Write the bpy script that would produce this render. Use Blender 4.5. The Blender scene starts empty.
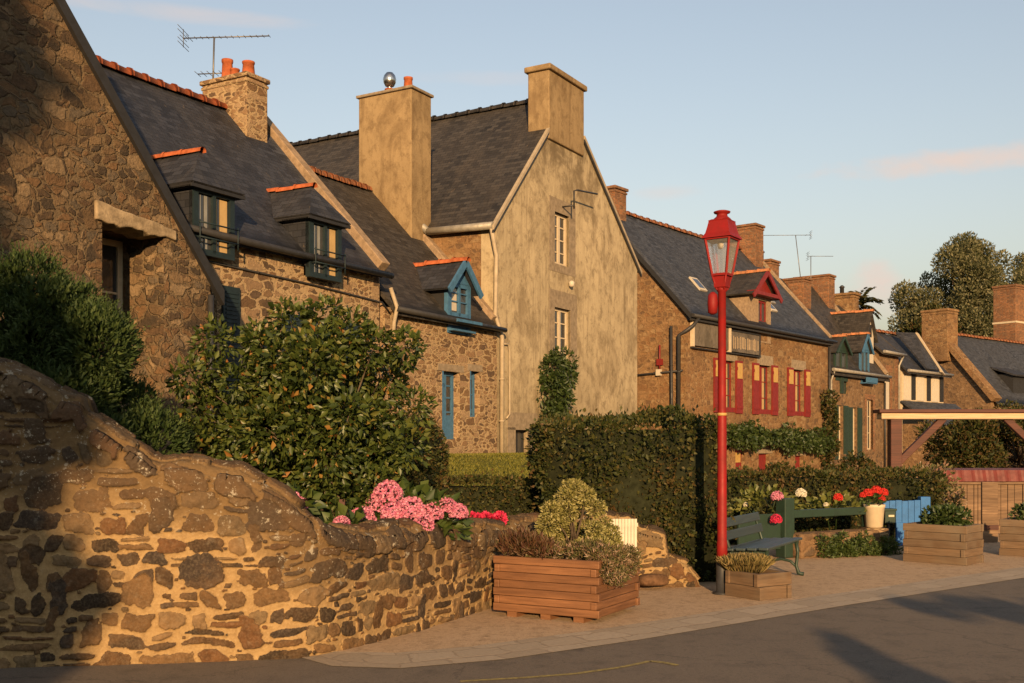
import bpy, bmesh, math, random
import numpy as np
from mathutils import Vector, Matrix
random.seed(7); RNG = np.random.default_rng(11)
R = math.radians
SC = bpy.context.scene
COL = SC.collection
rd = random.uniform

# ------------------------------------------------------------------ mesh builder
class MB:
    def __init__(s):
        s.v = []; s.f = []; s.m = []; s.s = []
    def add(s, verts, faces, mi=0, sm=False):
        o = len(s.v); s.v += [tuple(p) for p in verts]
        for f in faces:
            s.f.append(tuple(i + o for i in f)); s.m.append(mi); s.s.append(sm)
        return s
    def quad(s, a, b, c, d, mi=0):
        return s.add([a, b, c, d], [(0, 1, 2, 3)], mi)
    def poly(s, pts, mi=0):
        return s.add(pts, [tuple(range(len(pts)))], mi)
    def box(s, x0, x1, y0, y1, z0, z1, mi=0, M=None):
        v = [(x, y, z) for z in (z0, z1) for y in (y0, y1) for x in (x0, x1)]
        if M is not None: v = [tuple(M @ Vector(p)) for p in v]
        return s.add(v, [(0, 2, 3, 1), (4, 5, 7, 6), (0, 1, 5, 4), (2, 6, 7, 3), (0, 4, 6, 2), (1, 3, 7, 5)], mi)
    def bar(s, a, b, w, h, mi=0, up=(0, 0, 1)):
        a = Vector(a); b = Vector(b); d = (b - a); L = d.length; d.normalize()
        u = Vector(up); r = d.cross(u)
        if r.length < 1e-4: r = d.cross(Vector((0, 1, 0)))
        r.normalize(); u = r.cross(d)
        v = []
        for t in (0, L):
            for i, j in ((-1, -1), (1, -1), (1, 1), (-1, 1)):
                v.append(a + d * t + r * (i * w / 2) + u * (j * h / 2))
        return s.add(v, [(3, 2, 1, 0), (4, 5, 6, 7), (0, 1, 5, 4), (1, 2, 6, 5), (2, 3, 7, 6), (3, 0, 4, 7)], mi)
    def slab(s, q, th, mi=0):
        q = [Vector(p) for p in q]
        n = (q[1] - q[0]).cross(q[2] - q[0]).normalized()
        if n.z < 0: n = -n
        lo = [p - n * th for p in q]; k = len(q)
        s.add(q + lo, [tuple(range(k)), tuple(range(2 * k - 1, k - 1, -1))] + [(i, i + k, (i + 1) % k + k, (i + 1) % k) for i in range(k)], mi)
        return s
    def prism(s, pts, vec, mi=0):
        p = [Vector(a) for a in pts]; w = Vector(vec); k = len(p)
        s.add(p + [a + w for a in p], [tuple(range(k - 1, -1, -1)), tuple(range(k, 2 * k))] + [(i, (i + 1) % k, (i + 1) % k + k, i + k) for i in range(k)], mi)
        return s
    def tube(s, pts, r, n=8, mi=0, caps=True):
        P = [Vector(p) for p in pts]; k = len(P)
        rr = r if isinstance(r, (list, tuple)) else [r] * k
        v = []; prev = None
        for i, p in enumerate(P):
            t = (P[min(i + 1, k - 1)] - P[max(i - 1, 0)]).normalized()
            if prev is None:
                a = t.cross(Vector((0, 0, 1)))
                if a.length < 1e-3: a = t.cross(Vector((0, 1, 0)))
            else:
                a = prev - t * prev.dot(t)
            a.normalize(); prev = a; b = t.cross(a)
            for j in range(n):
                q = 2 * math.pi * j / n
                v.append(p + (a * math.cos(q) + b * math.sin(q)) * rr[i])
        f = [(i * n + j, i * n + (j + 1) % n, (i + 1) * n + (j + 1) % n, (i + 1) * n + j) for i in range(k - 1) for j in range(n)]
        s.add(v, f, mi, True)
        if caps:
            o = len(s.v) - k * n
            s.f.append(tuple(o + j for j in range(n - 1, -1, -1))); s.m.append(mi); s.s.append(False)
            s.f.append(tuple(o + (k - 1) * n + j for j in range(n))); s.m.append(mi); s.s.append(False)
        return s
    def lathe(s, prof, c=(0, 0, 0), n=16, mi=0, sm=True, rot=0.0):
        v = []; k = len(prof)
        for r, z in prof:
            for j in range(n):
                q = 2 * math.pi * j / n + rot
                v.append((c[0] + r * math.cos(q), c[1] + r * math.sin(q), c[2] + z))
        f = [(i * n + j, i * n + (j + 1) % n, (i + 1) * n + (j + 1) % n, (i + 1) * n + j) for i in range(k - 1) for j in range(n)]
        f += [tuple(range(n - 1, -1, -1)), tuple((k - 1) * n + j for j in range(n))]
        return s.add(v, f, mi, sm)
    def build(s, name, mats, parent=None, bevel=0.0, seg=2, uv=True):
        me = bpy.data.meshes.new(name)
        me.from_pydata(s.v, [], s.f)
        if not isinstance(mats, (list, tuple)): mats = [mats]
        for m in mats: me.materials.append(m)
        me.polygons.foreach_set('material_index', s.m)
        me.polygons.foreach_set('use_smooth', s.s)
        if uv: box_uv(me)
        me.update()
        o = bpy.data.objects.new(name, me); COL.objects.link(o)
        if parent is not None: o.parent = parent
        if bevel:
            b = o.modifiers.new('bevel', 'BEVEL'); b.width = bevel; b.segments = seg; b.limit_method = 'ANGLE'; b.angle_limit = R(40)
        return o

def box_uv(me):
    me.update()
    uvl = me.uv_layers.new(name='UVMap')
    nl = len(me.loops)
    co = np.empty(len(me.vertices) * 3); me.vertices.foreach_get('co', co); co = co.reshape(-1, 3)
    vi = np.empty(nl, int); me.loops.foreach_get('vertex_index', vi)
    npoly = len(me.polygons)
    nor = np.empty(npoly * 3); me.polygons.foreach_get('normal', nor); nor = nor.reshape(-1, 3)
    lt = np.empty(npoly, int); me.polygons.foreach_get('loop_total', lt)
    N = np.repeat(nor, lt, axis=0)
    T = np.stack([-N[:, 1], N[:, 0], np.zeros(nl)], 1)
    L = np.linalg.norm(T, axis=1); flat = L < 0.05
    T = T / np.maximum(L, 1e-6)[:, None]
    # one sign for opposite walls so that coordinates stay continuous round corners
    T[flat] = (1, 0, 0)
    B = np.cross(N, T); B[flat] = (0, 1, 0)
    p = co[vi]
    uv = np.stack([(p * T).sum(1), (p * B).sum(1)], 1)
    uvl.data.foreach_set('uv', uv.astype(np.float32).ravel())

def tag(o, label=None, cat=None, group=None, kind=None):
    if label: o['label'] = label
    if cat: o['category'] = cat
    if group: o['group'] = group
    if kind: o['kind'] = kind
    return o

def empty(name, loc=(0, 0, 0), rz=0.0, label=None, cat=None, group=None):
    o = bpy.data.objects.new(name, None); COL.objects.link(o)
    o.location = loc; o.rotation_euler = (0, 0, rz); o.empty_display_size = .2
    return tag(o, label, cat, group)

def copy_tree(o, parent=None):
    c = o.copy(); COL.objects.link(c)
    if parent is not None: c.parent = parent
    for ch in list(o.children): copy_tree(ch, c)
    return c

# ------------------------------------------------------------------ materials
class NT:
    def __init__(s, name):
        s.mat = bpy.data.materials.new(name); s.mat.use_nodes = True
        s.t = s.mat.node_tree; s.bsdf = s.t.nodes['Principled BSDF']; s.out = s.t.nodes['Material Output']
    def n(s, typ, **kw):
        nd = s.t.nodes.new(typ)
        for k, v in kw.items():
            if k.startswith('i_'):
                nd.inputs[k[2:].replace('_', ' ')].default_value = v
            else: setattr(nd, k, v)
        return nd
    def l(s, a, b): s.t.links.new(a, b)
    def math(s, op, a, b=None, c=None, clamp=False):
        nd = s.t.nodes.new('ShaderNodeMath'); nd.operation = op; nd.use_clamp = clamp
        for i, x in enumerate((a, b, c)):
            if x is None: continue
            if isinstance(x, (int, float)): nd.inputs[i].default_value = x
            else: s.l(x, nd.inputs[i])
        return nd.outputs[0]
    def mix(s, f, a, b, typ='MIX'):
        nd = s.t.nodes.new('ShaderNodeMix'); nd.data_type = 'RGBA'; nd.blend_type = typ
        for sock, x in ((nd.inputs[0], f), (nd.inputs[6], a), (nd.inputs[7], b)):
            if isinstance(x, (int, float)): sock.default_value = x
            elif isinstance(x, tuple): sock.default_value = (*x[:3], 1)
            else: s.l(x, sock)
        return nd.outputs[2]
    def ramp(s, f, stops, interp='LINEAR'):
        nd = s.t.nodes.new('ShaderNodeValToRGB'); cr = nd.color_ramp; cr.interpolation = interp
        while len(cr.elements) < len(stops): cr.elements.new(.5)
        for e, (p, c) in zip(cr.elements, stops):
            e.position = p; e.color = (*c, 1) if len(c) == 3 else c
        s.l(f, nd.inputs[0]); return nd.outputs[0]
    def mr(s, x, a, b, c, d, typ='LINEAR'):
        nd = s.t.nodes.new('ShaderNodeMapRange'); nd.interpolation_type = typ
        s.l(x, nd.inputs[0])
        for i, q in enumerate((a, b, c, d)): nd.inputs[i + 1].default_value = q
        return nd.outputs[0]
    def uv(s, sx=1, sy=1, obj=False, sz=1):
        tc = s.n('ShaderNodeTexCoord'); mp = s.n('ShaderNodeMapping')
        mp.inputs['Scale'].default_value = (sx, sy, sz)
        s.l(tc.outputs['Object' if obj else 'UV'], mp.inputs[0]); return mp.outputs[0]
    def noise(s, vec, scale, detail=4, rough=.55, dist=0):
        nd = s.n('ShaderNodeTexNoise'); nd.inputs['Scale'].default_value = scale; nd.inputs['Detail'].default_value = detail
        nd.inputs['Roughness'].default_value = rough; nd.inputs['Distortion'].default_value = dist
        s.l(vec, nd.inputs['Vector']); return nd
    def bump(s, h, strength, dist=.02, prev=None):
        b = s.n('ShaderNodeBump'); b.inputs['Strength'].default_value = strength; b.inputs['Distance'].default_value = dist
        s.l(h, b.inputs['Height'])
        if prev is not None: s.l(prev, b.inputs['Normal'])
        return b.outputs[0]
    def fin(s, col=None, rough=None, normal=None, spec=None, metal=None):
        for k, x in (('Base Color', col), ('Roughness', rough), ('Normal', normal), ('Specular IOR Level', spec), ('Metallic', metal)):
            if x is None: continue
            if isinstance(x, (int, float)): s.bsdf.inputs[k].default_value = x
            elif isinstance(x, tuple): s.bsdf.inputs[k].default_value = (*x, 1)
            else: s.l(x, s.bsdf.inputs[k])
        return s.mat

def m_masonry(name, su, sv, joint, mortar, stones, bump=.8, distort=.35, big=0.0, lichen=None, displace=0.0, soft=.05, mortar2=None, dirt=.35, wob=.5, relief=.35, pins=0.0, mottle=.5, expo=5.0):
    """irregular stones bedded in mortar; UV in metres; su, sv = stones per metre along and up"""
    t = NT(name); uv = t.uv()
    n1 = t.noise(uv, 2.7, 3, .6); n2 = t.noise(uv, 15, 3, .6)
    def off(src, k):
        sub = t.n('ShaderNodeVectorMath', operation='SUBTRACT'); t.l(src, sub.inputs[0]); sub.inputs[1].default_value = (.5, .5, .5)
        q = t.n('ShaderNodeVectorMath', operation='SCALE'); t.l(sub.outputs[0], q.inputs[0]); q.inputs['Scale'].default_value = k; return q.outputs[0]
    def add(x, y):
        q = t.n('ShaderNodeVectorMath', operation='ADD'); t.l(x, q.inputs[0]); t.l(y, q.inputs[1]); return q.outputs[0]
    wv = add(add(uv, off(n1.outputs['Color'], distort * .4)), off(n2.outputs['Color'], distort * .17))
    def vor(sx, sy, lx, ly, rand):
        mp = t.n('ShaderNodeMapping'); mp.inputs['Scale'].default_value = (sx, sy, 1); mp.inputs['Location'].default_value = (lx, ly, 0); t.l(wv, mp.inputs[0])
        p = t.n('ShaderNodeTexVoronoi', voronoi_dimensions='2D', feature='F1', distance='MINKOWSKI'); q = t.n('ShaderNodeTexVoronoi', voronoi_dimensions='2D', feature='F2', distance='MINKOWSKI')
        for k in (p, q): k.inputs['Scale'].default_value = 1; k.inputs['Randomness'].default_value = rand; k.inputs['Exponent'].default_value = expo; t.l(mp.outputs[0], k.inputs['Vector'])
        return p.outputs['Color'], t.math('MULTIPLY', t.math('SUBTRACT', q.outputs['Distance'], p.outputs['Distance']), .5)
    col, e = vor(su, sv, 0, 0, .95)
    if big:
        c2, e2 = vor(su * .55, sv * .6, 3.3, 7.7, .9)
        nb = t.noise(uv, 1.1, 2); thr = .5 + .16 * (.5 - big); sel = t.mr(nb.outputs[0], thr - .015, thr + .015, 0, 1)
        col = t.mix(sel, col, c2)
        e = t.math('ADD', t.math('MULTIPLY', e, t.math('SUBTRACT', 1, sel)), t.math('MULTIPLY', t.math('MULTIPLY', e2, 1.7), sel))
    sep = t.n('ShaderNodeSeparateColor'); t.l(col, sep.inputs[0])
    fine = t.noise(uv, 42, 5, .7); mid = t.noise(uv, 6.5, 4, .65); large = t.noise(uv, .55, 3, .5); blot = t.noise(uv, 17, 4, .7)
    jt = t.math('MULTIPLY', t.math('ADD', t.math('MULTIPLY', mid.outputs[0], wob * 2), 1 - wob), joint)
    jt = t.math('MULTIPLY', jt, t.math('ADD', .35, t.math('MULTIPLY', sep.outputs[1], 1.4)))
    mask = t.n('ShaderNodeMapRange', interpolation_type='SMOOTHSTEP'); t.l(e, mask.inputs[0]); t.l(jt, mask.inputs[1])
    t.l(t.math('ADD', jt, soft), mask.inputs[2]); mask.inputs[3].default_value = 0; mask.inputs[4].default_value = 1
    m = mask.outputs[0]; k = len(stones)
    sc = t.ramp(sep.outputs[0], [(i / k, c) for i, c in enumerate(stones)], 'CONSTANT')
    val = sep.outputs[2]
    if pins:                                   # small stones wedged into the wide joints
        cp, ep = vor(su * 3.1, sv * 2.6, 1.7, 4.1, 1)
        sp = t.n('ShaderNodeSeparateColor'); t.l(cp, sp.inputs[0])
        mp_ = t.math('MULTIPLY', t.mr(ep, .16, .28, 0, 1, 'SMOOTHSTEP'), t.mr(sp.outputs[1], 1 - pins, 1 - pins + .02, 0, 1))
        mp_ = t.math('MULTIPLY', mp_, t.math('SUBTRACT', 1, t.mr(m, 0, .12, 0, 1)))
        sc = t.mix(t.mr(m, 0, .12, 1, 0), sc, t.ramp(sp.outputs[0], [(i / k, c) for i, c in enumerate(stones)], 'CONSTANT'))
        m = t.math('MAXIMUM', m, mp_)
    f1 = t.mr(fine.outputs[0], .3, .7, 0, 1); b1 = t.mr(blot.outputs[0], .32, .68, 0, 1)
    sc = t.mix(t.math('MULTIPLY', b1, mottle), sc, t.mix(.62, sc, (.012, .010, .008)))
    sc = t.mix(t.math('MULTIPLY', f1, .35), sc, t.mix(.22, sc, (.55, .42, .27)))
    sc = t.mix(t.mr(mid.outputs[0], .5, .72, 0, .5), sc, t.mix(.5, sc, (.30, .17, .075)))
    mo = t.mix(mid.outputs[0], mortar, mortar2 or tuple(x * .72 for x in mortar))
    mo = t.mix(t.math('MULTIPLY', b1, .35), mo, tuple(x * .55 for x in mortar))
    mo = t.mix(t.math('MULTIPLY', f1, .25), mo, tuple(x * .6 for x in mortar))
    c = t.mix(m, mo, sc)
    c = t.mix(t.mr(large.outputs[0], .45, .70, 0, dirt), c, t.mix(.7, c, (.03, .025, .02)))
    if lichen:
        ln = t.noise(uv, lichen[0], 5, .7); c = t.mix(t.mr(ln.outputs[0], lichen[1], lichen[1] + .05, 0, .8), c, lichen[2])
    h = t.math('MULTIPLY', m, t.math('ADD', relief * .7, t.math('MULTIPLY', val, relief * .6)))
    h = t.math('ADD', h, t.math('MULTIPLY', fine.outputs[0], .35)); h = t.math('ADD', h, t.math('MULTIPLY', blot.outputs[0], .6)); h = t.math('ADD', h, t.math('MULTIPLY', mid.outputs[0], .5))
    nb_ = t.bump(h, bump, .03)
    if displace:
        dn = t.n('ShaderNodeDisplacement'); dn.inputs['Scale'].default_value = displace; dn.inputs['Midlevel'].default_value = .3
        h2 = t.math('ADD', t.math('MULTIPLY', m, t.math('ADD', .3, t.math('MULTIPLY', val, .55))), t.math('ADD', t.math('MULTIPLY', mid.outputs[0], .35), t.math('MULTIPLY', blot.outputs[0], .25)))
        t.l(h2, dn.inputs['Height']); t.l(dn.outputs[0], t.out.inputs['Displacement']); t.mat.displacement_method = 'BOTH'
    return t.fin(c, .95, nb_, .1)

def m_simple(name, col, rough=.5, var=.15, scale=8, spec=.4, metal=0., bump=0., dark=None, streak=False):
    t = NT(name); v = t.uv(obj=True, sx=1, sy=1, sz=.25 if streak else 1)
    n = t.noise(v, scale, 5, .62)
    c = t.mix(t.mr(n.outputs[0], .3, .75, 0, 1), tuple(x * (1 + var) for x in col), dark or tuple(x * (1 - 2 * var) for x in col))
    nr = None
    if bump: nr = t.bump(t.noise(v, scale * 4, 4, .6).outputs[0], bump, .01)
    r = t.mr(n.outputs[0], .3, .7, rough - .08, min(1, rough + .12))
    return t.fin(c, r, nr, spec, metal)

def m_slate(name, base, w=.2, h=.11, lich=(.30, .22, .12), lam=.12, tint=(.10, .085, .07)):
    t = NT(name); uv = t.uv()
    wob = t.noise(uv, 2.2, 2); va = t.n('ShaderNodeVectorMath', operation='MULTIPLY_ADD'); t.l(wob.outputs['Color'], va.inputs[0]); va.inputs[1].default_value = (.02, .03, 0); t.l(uv, va.inputs[2])
    br = t.n('ShaderNodeTexBrick'); t.l(va.outputs[0], br.inputs['Vector'])
    br.inputs['Scale'].default_value = 1; br.inputs['Brick Width'].default_value = w; br.inputs['Row Height'].default_value = h
    br.inputs['Mortar Size'].default_value = .006; br.inputs['Mortar Smooth'].default_value = .3; br.inputs['Bias'].default_value = 0
    br.inputs['Color1'].default_value = (0, 0, 0, 1); br.inputs['Color2'].default_value = (1, 1, 1, 1); br.inputs['Mortar'].default_value = (.5, .5, .5, 1)
    big = t.noise(uv, .8, 4, .6); fine = t.noise(uv, 30, 4, .6)
    c = t.mix(br.outputs['Color'], tuple(x * .5 for x in base), tuple(x * 1.75 for x in base))
    c = t.mix(t.mr(big.outputs[0], .4, .7, 0, .7), c, tint); stn = t.noise(t.uv(1.6, .3), 1.5, 6, .75, .4); c = t.mix(t.mr(stn.outputs[0], .50, .66, 0, .55), c, tuple(x * 1.5 for x in tint))
    c = t.mix(t.math('MULTIPLY', br.outputs['Fac'], .75), c, tuple(x * .25 for x in base))
    mp = t.uv(1, .45); ln = t.noise(mp, 7, 6, .75); c = t.mix(t.mr(ln.outputs[0], .63, .70, 0, lam * 5), c, lich)
    # each course laps over the one below: a saw tooth up the slope
    sx = t.n('ShaderNodeSeparateXYZ'); t.l(va.outputs[0], sx.inputs[0])
    saw = t.math('SUBTRACT', 1, t.math('FRACT', t.math('DIVIDE', sx.outputs[1], h)))
    hh = t.math('ADD', t.math('MULTIPLY', saw, .8), t.math('MULTIPLY', fine.outputs[0], .3))
    hh = t.math('ADD', hh, t.math('MULTIPLY', br.outputs['Color'], .35))
    return t.fin(c, t.mr(fine.outputs[0], .3, .7, .55, .78), t.bump(hh, .7, .012), .3)

def m_wood(name, col, dark, rough=.6, ring=14, grey=None):
    t = NT(name); v = t.uv(1, 14)
    n = t.noise(v, 2.5, 6, .65, .4); g = t.noise(t.uv(), 1.6, 3)
    tc = t.n('ShaderNodeTexCoord'); sep = t.n('ShaderNodeSeparateXYZ'); t.l(tc.outputs['UV'], sep.inputs[0])
    pl = t.n('ShaderNodeTexWhiteNoise', noise_dimensions='1D'); t.l(t.math('FLOOR', t.math('MULTIPLY', sep.outputs[1], 9.5)), pl.inputs['W'])
    c = t.mix(t.mr(n.outputs[0], .32, .68, 0, 1), col, dark)
    c = t.mix(t.math('MULTIPLY', pl.outputs[0], .45), c, tuple(x * .55 for x in dark))
    if grey: c = t.mix(t.mr(g.outputs[0], .4, .65, 0, .8), c, grey)
    return t.fin(c, rough, t.bump(n.outputs[0], .35, .006), .3)

def m_leaf(name, stops, rough=.45, trans=.25, spec=.4, ttint=(.25, .32, .04)):
    t = NT(name); at = t.n('ShaderNodeAttribute', attribute_name='rnd')
    c = t.ramp(at.outputs['Fac'], stops)
    t.fin(c, rough, None, spec)
    if trans:
        tr = t.n('ShaderNodeBsdfTranslucent'); t.l(t.mix(.5, c, ttint), tr.inputs[0])
        mx = t.n('ShaderNodeMixShader'); mx.inputs[0].default_value = trans
        t.l(t.bsdf.outputs[0], mx.inputs[1]); t.l(tr.outputs[0], mx.inputs[2]); t.l(mx.outputs[0], t.out.inputs[0])
    return t.mat

M = {}
# colours are linear reflectances
ST1 = [(.13, .075, .04), (.21, .125, .065), (.085, .055, .036), (.27, .17, .095), (.17, .095, .05), (.32, .215, .125), (.11, .07, .045)]
M['rubble'] = m_masonry('rubble_pale', 5.2, 11.0, .085, (.45, .315, .175), ST1, .9, .34, big=.35, soft=.07, dirt=.3, pins=.3, wob=.7)
M['rubble2'] = m_masonry('rubble_warm', 5.0, 12.5, .07, (.43, .30, .165), [(.15, .085, .043), (.23, .135, .07), (.29, .185, .105), (.10, .06, .037), (.33, .22, .125), (.18, .105, .053)], .9, .30, big=.4, soft=.07, dirt=.25, pins=.3, wob=.7)
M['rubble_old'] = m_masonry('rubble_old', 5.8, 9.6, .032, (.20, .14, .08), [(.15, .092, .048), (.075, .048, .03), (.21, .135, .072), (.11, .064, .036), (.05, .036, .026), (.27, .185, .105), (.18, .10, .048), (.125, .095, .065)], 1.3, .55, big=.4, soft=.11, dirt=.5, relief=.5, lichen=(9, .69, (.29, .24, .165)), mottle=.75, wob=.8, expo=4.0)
M['rubble_pub'] = m_masonry('rubble_brown', 4.6, 8.4, .02, (.26, .155, .075), [(.23, .125, .055), (.17, .09, .042), (.28, .16, .075), (.21, .105, .045), (.13, .073, .038), (.30, .19, .095)], .9, .4, big=.35, soft=.16, dirt=.45, mottle=.7)
M['rubble_far'] = m_masonry('rubble_far', 4.0, 7.0, .03, (.22, .135, .072), [(.16, .092, .047), (.20, .118, .06), (.12, .07, .04), (.245, .155, .085), (.085, .056, .036)], .9, .4, soft=.16, dirt=.45)
M['brick'] = m_masonry('brick_small', 4.6, 13, .035, (.24, .15, .09), [(.24, .10, .045), (.19, .08, .038), (.28, .125, .06), (.15, .07, .04)], .8, .06, soft=.06, dirt=.35)
M['granite'] = m_simple('granite_block', (.27, .19, .12), .9, .22, 9, .15, bump=.5)
M['granite_grey'] = m_simple('granite_grey', (.24, .185, .125), .9, .2, 9, .15, bump=.4)
M['terra'] = m_simple('terracotta', (.33, .088, .032), .8, .25, 7, .2, bump=.3)
M['terra_old'] = m_simple('terracotta_old', (.36, .13, .05), .85, .3, 9, .2, bump=.4, dark=(.12, .07, .04))
M['slate'] = m_slate('slate_dark', (.022, .023, .028), tint=(.034, .032, .032), lich=(.15, .11, .065))
M['slate_warm'] = m_slate('slate_warm', (.030, .026, .022), tint=(.045, .036, .027), lam=.14, lich=(.16, .11, .06))
M['slate_blue'] = m_slate('slate_blue', (.032, .034, .040), lam=.05, tint=(.040, .040, .042), lich=(.14, .12, .09))
M['lintel_stone'] = m_simple('lintel_stone', (.30, .225, .14), .95, .3, 7, .1, bump=.8)
M['foot_stone'] = m_simple('foot_stone', (.12, .066, .036), .95, .3, 14, .1, bump=.6)
M['zinc'] = m_simple('zinc', (.30, .27, .22), .55, .2, 6, .5, .3)
M['pipe_pale'] = m_simple('pipe_pale', (.34, .27, .18), .6, .15, 6)
M['dark_metal'] = m_simple('dark_metal', (.03, .028, .027), .5, .2, 10)
M['dark_wood'] = m_simple('dark_board', (.020, .019, .019), .6, .2, 10)
M['antenna'] = m_simple('antenna_metal', (.16, .15, .14), .45, .15, 10, .5, .6)
M['steel'] = m_simple('steel', (.55, .52, .48), .22, .08, 10, .5, 1.)
M['blue'] = m_simple('blue_paint', (.045, .125, .225), .55, .15, 12, dark=(.032, .085, .15))
M['gate_blue'] = m_simple('gate_blue_paint', (.022, .115, .32), .5, .12, 12)
M['teal'] = m_simple('teal_paint', (.010, .020, .023), .55, .15, 10)
M['red'] = m_simple('red_paint', (.21, .008, .007), .55, .14, 6, .22, dark=(.13, .010, .008))
M['maroon'] = m_simple('maroon_paint', (.17, .016, .013), .5, .15, 9)
M['maroon_dark'] = m_simple('maroon_wood', (.13, .026, .018), .55, .2, 9)
M['yellow'] = m_simple('yellow_paint', (.40, .25, .075), .5, .1, 9)
M['cream'] = m_simple('cream_paint', (.50, .40, .27), .55, .08, 9)
M['white'] = m_simple('white_paint', (.46, .40, .31), .5, .06, 9)
M['green'] = m_simple('green_paint', (.018, .036, .024), .5, .15, 10)
M['bench_slat'] = m_wood('bench_slats', (.05, .07, .07), (.03, .042, .045), .45)
M['planter'] = m_wood('planter_wood', (.23, .105, .046), (.115, .050, .022))
M['planter_old'] = m_wood('planter_old_wood', (.18, .112, .062), (.095, .058, .033), .8, grey=(.155, .12, .082))
M['board_old'] = m_wood('old_boards', (.24, .15, .085), (.10, .06, .035), .8)
M['beam'] = m_wood('beam_wood', (.10, .030, .017), (.055, .018, .011), .6)
M['beam_pale'] = m_wood('beam_pale', (.52, .38, .23), (.36, .25, .14), .6)
M['bark'] = m_simple('bark', (.09, .065, .045), .95, .3, 14, .1, bump=.8)
M['soil'] = m_simple('soil', (.06, .042, .028), .98, .3, 12, .05, bump=.6)
M['twig'] = m_simple('hedge_twigs', (.022, .024, .012), .95, .3, 12, .05)

def m_glass(name, a, b):
    t = NT(name); n = t.noise(t.uv(obj=True), 1.4, 2)
    return t.fin(t.mix(n.outputs[0], a, b), .06, t.bump(n.outputs[0], .08, .02), .8)
M['glass'] = m_glass('window_glass', (.02, .022, .025), (.05, .05, .05))
M['curtain'] = m_simple('curtain', (.42, .28, .12), .8, .1, 5)
M['net_glint'] = m_simple('net_curtain_glint', (.20, .20, .19), .8, .1, 5)  # pale tone for thin curtain and for sky reflected in the glass
t = NT('lantern_glass'); t.fin((.75, .75, .72), .12, None, .6); t.bsdf.inputs['Transmission Weight'].default_value = .75; t.bsdf.inputs['Alpha'].default_value = .35
M['lampglass'] = t.mat

# rendered, weathered lime plaster
def m_plaster(name, base, stain, k=.6, damp=False):
    t = NT(name); uv = t.uv()
    big = t.noise(uv, .5, 5, .6); n1 = t.noise(t.uv(1, .6), 1.15, 8, .70, .5); n2 = t.noise(t.uv(1, .75), 3.8, 8, .75, .3); st = t.noise(t.uv(3.2, .2), 1.6, 6, .7, .2); fine = t.noise(uv, 48, 4, .6); sp = t.noise(uv, 12, 5, .75)
    c = t.mix(t.mr(big.outputs[0], .35, .65, 0, 1), tuple(x * 1.12 for x in base), tuple(x * .84 for x in base))
    c = t.mix(t.mr(n1.outputs[0], .48, .62, 0, .75 * k), c, stain)
    c = t.mix(t.mr(n2.outputs[0], .50, .62, 0, .65 * k), c, tuple(x * .8 for x in stain))
    c = t.mix(t.mr(st.outputs[0], .52, .68, 0, .55 * k), c, tuple(x * .75 for x in stain))
    c = t.mix(t.mr(sp.outputs[0], .60, .70, 0, .6 * k), c, tuple(x * .45 for x in stain))
    c = t.mix(t.mr(n2.outputs[0], .30, .42, .5 * k, 0), c, tuple(min(.6, x * 1.25) for x in base))
    if damp:
        sv = t.n('ShaderNodeSeparateXYZ'); t.l(uv, sv.inputs[0])
        c = t.mix(t.math('MULTIPLY', t.mr(sv.outputs[1], 1.3, 3.4, .75, 0), t.mr(n2.outputs[0], .35, .6, .3, 1)), c, tuple(x * .6 for x in stain)); c = t.mix(t.math('MULTIPLY', t.mr(sv.outputs[1], 7.4, 8.8, 0, .8), t.mr(n1.outputs[0], .42, .58, 0, 1)), c, tuple(x * .6 for x in stain))
    c = t.mix(t.math('MULTIPLY', fine.outputs[0], .25), c, tuple(x * .5 for x in base))
    h = t.math('ADD', t.math('MULTIPLY', n2.outputs[0], .9), t.math('MULTIPLY', fine.outputs[0], .3))
    return t.fin(c, .94, t.bump(h, .7, .025), .1)
M['plaster'] = m_plaster('lime_plaster', (.42, .335, .21), (.19, .14, .083), 1.0, True)
M['plaster_ch'] = m_plaster('chimney_plaster', (.29, .205, .11), (.155, .10, .052), .9)

# asphalt, pavement, paving strip
t = NT('asphalt'); v = t.uv(obj=True)
a = t.noise(v, 90, 3, .7); b = t.noise(v, .7, 4, .6); c2 = t.noise(v, 4, 4, .6)
c = t.mix(b.outputs[0], (.095, .077, .060), (.145, .117, .090)); g3 = t.noise(v, 30, 4, .8); c = t.mix(t.mr(a.outputs[0], .35, .7, 0, .8), c, (.20, .155, .115)); c = t.mix(t.mr(g3.outputs[0], .54, .68, 0, .55), c, (.022, .018, .015)); c = t.mix(t.mr(g3.outputs[0], .30, .42, .4, 0), c, (.25, .19, .14)); c = t.mix(t.mr(c2.outputs[0], .5, .75, 0, .4), c, (.04, .035, .03))
vr = t.n('ShaderNodeTexVoronoi', feature='DISTANCE_TO_EDGE'); vr.inputs['Scale'].default_value = .33
wv = t.n('ShaderNodeVectorMath', operation='MULTIPLY_ADD'); t.l(c2.outputs['Color'], wv.inputs[0]); wv.inputs[1].default_value = (.45, .45, 0); t.l(v, wv.inputs[2]); t.l(wv.outputs[0], vr.inputs['Vector'])
c = t.mix(t.mr(vr.outputs['Distance'], 0, .005, .35, 0), c, (.02, .017, .015))
M['asphalt'] = t.fin(c, .88, t.bump(a.outputs[0], .8, .012), .25)
t = NT('pavement_grit'); v = t.uv(obj=True)
a = t.noise(v, 70, 4, .7); b = t.noise(v, 1.1, 5, .65)
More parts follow.
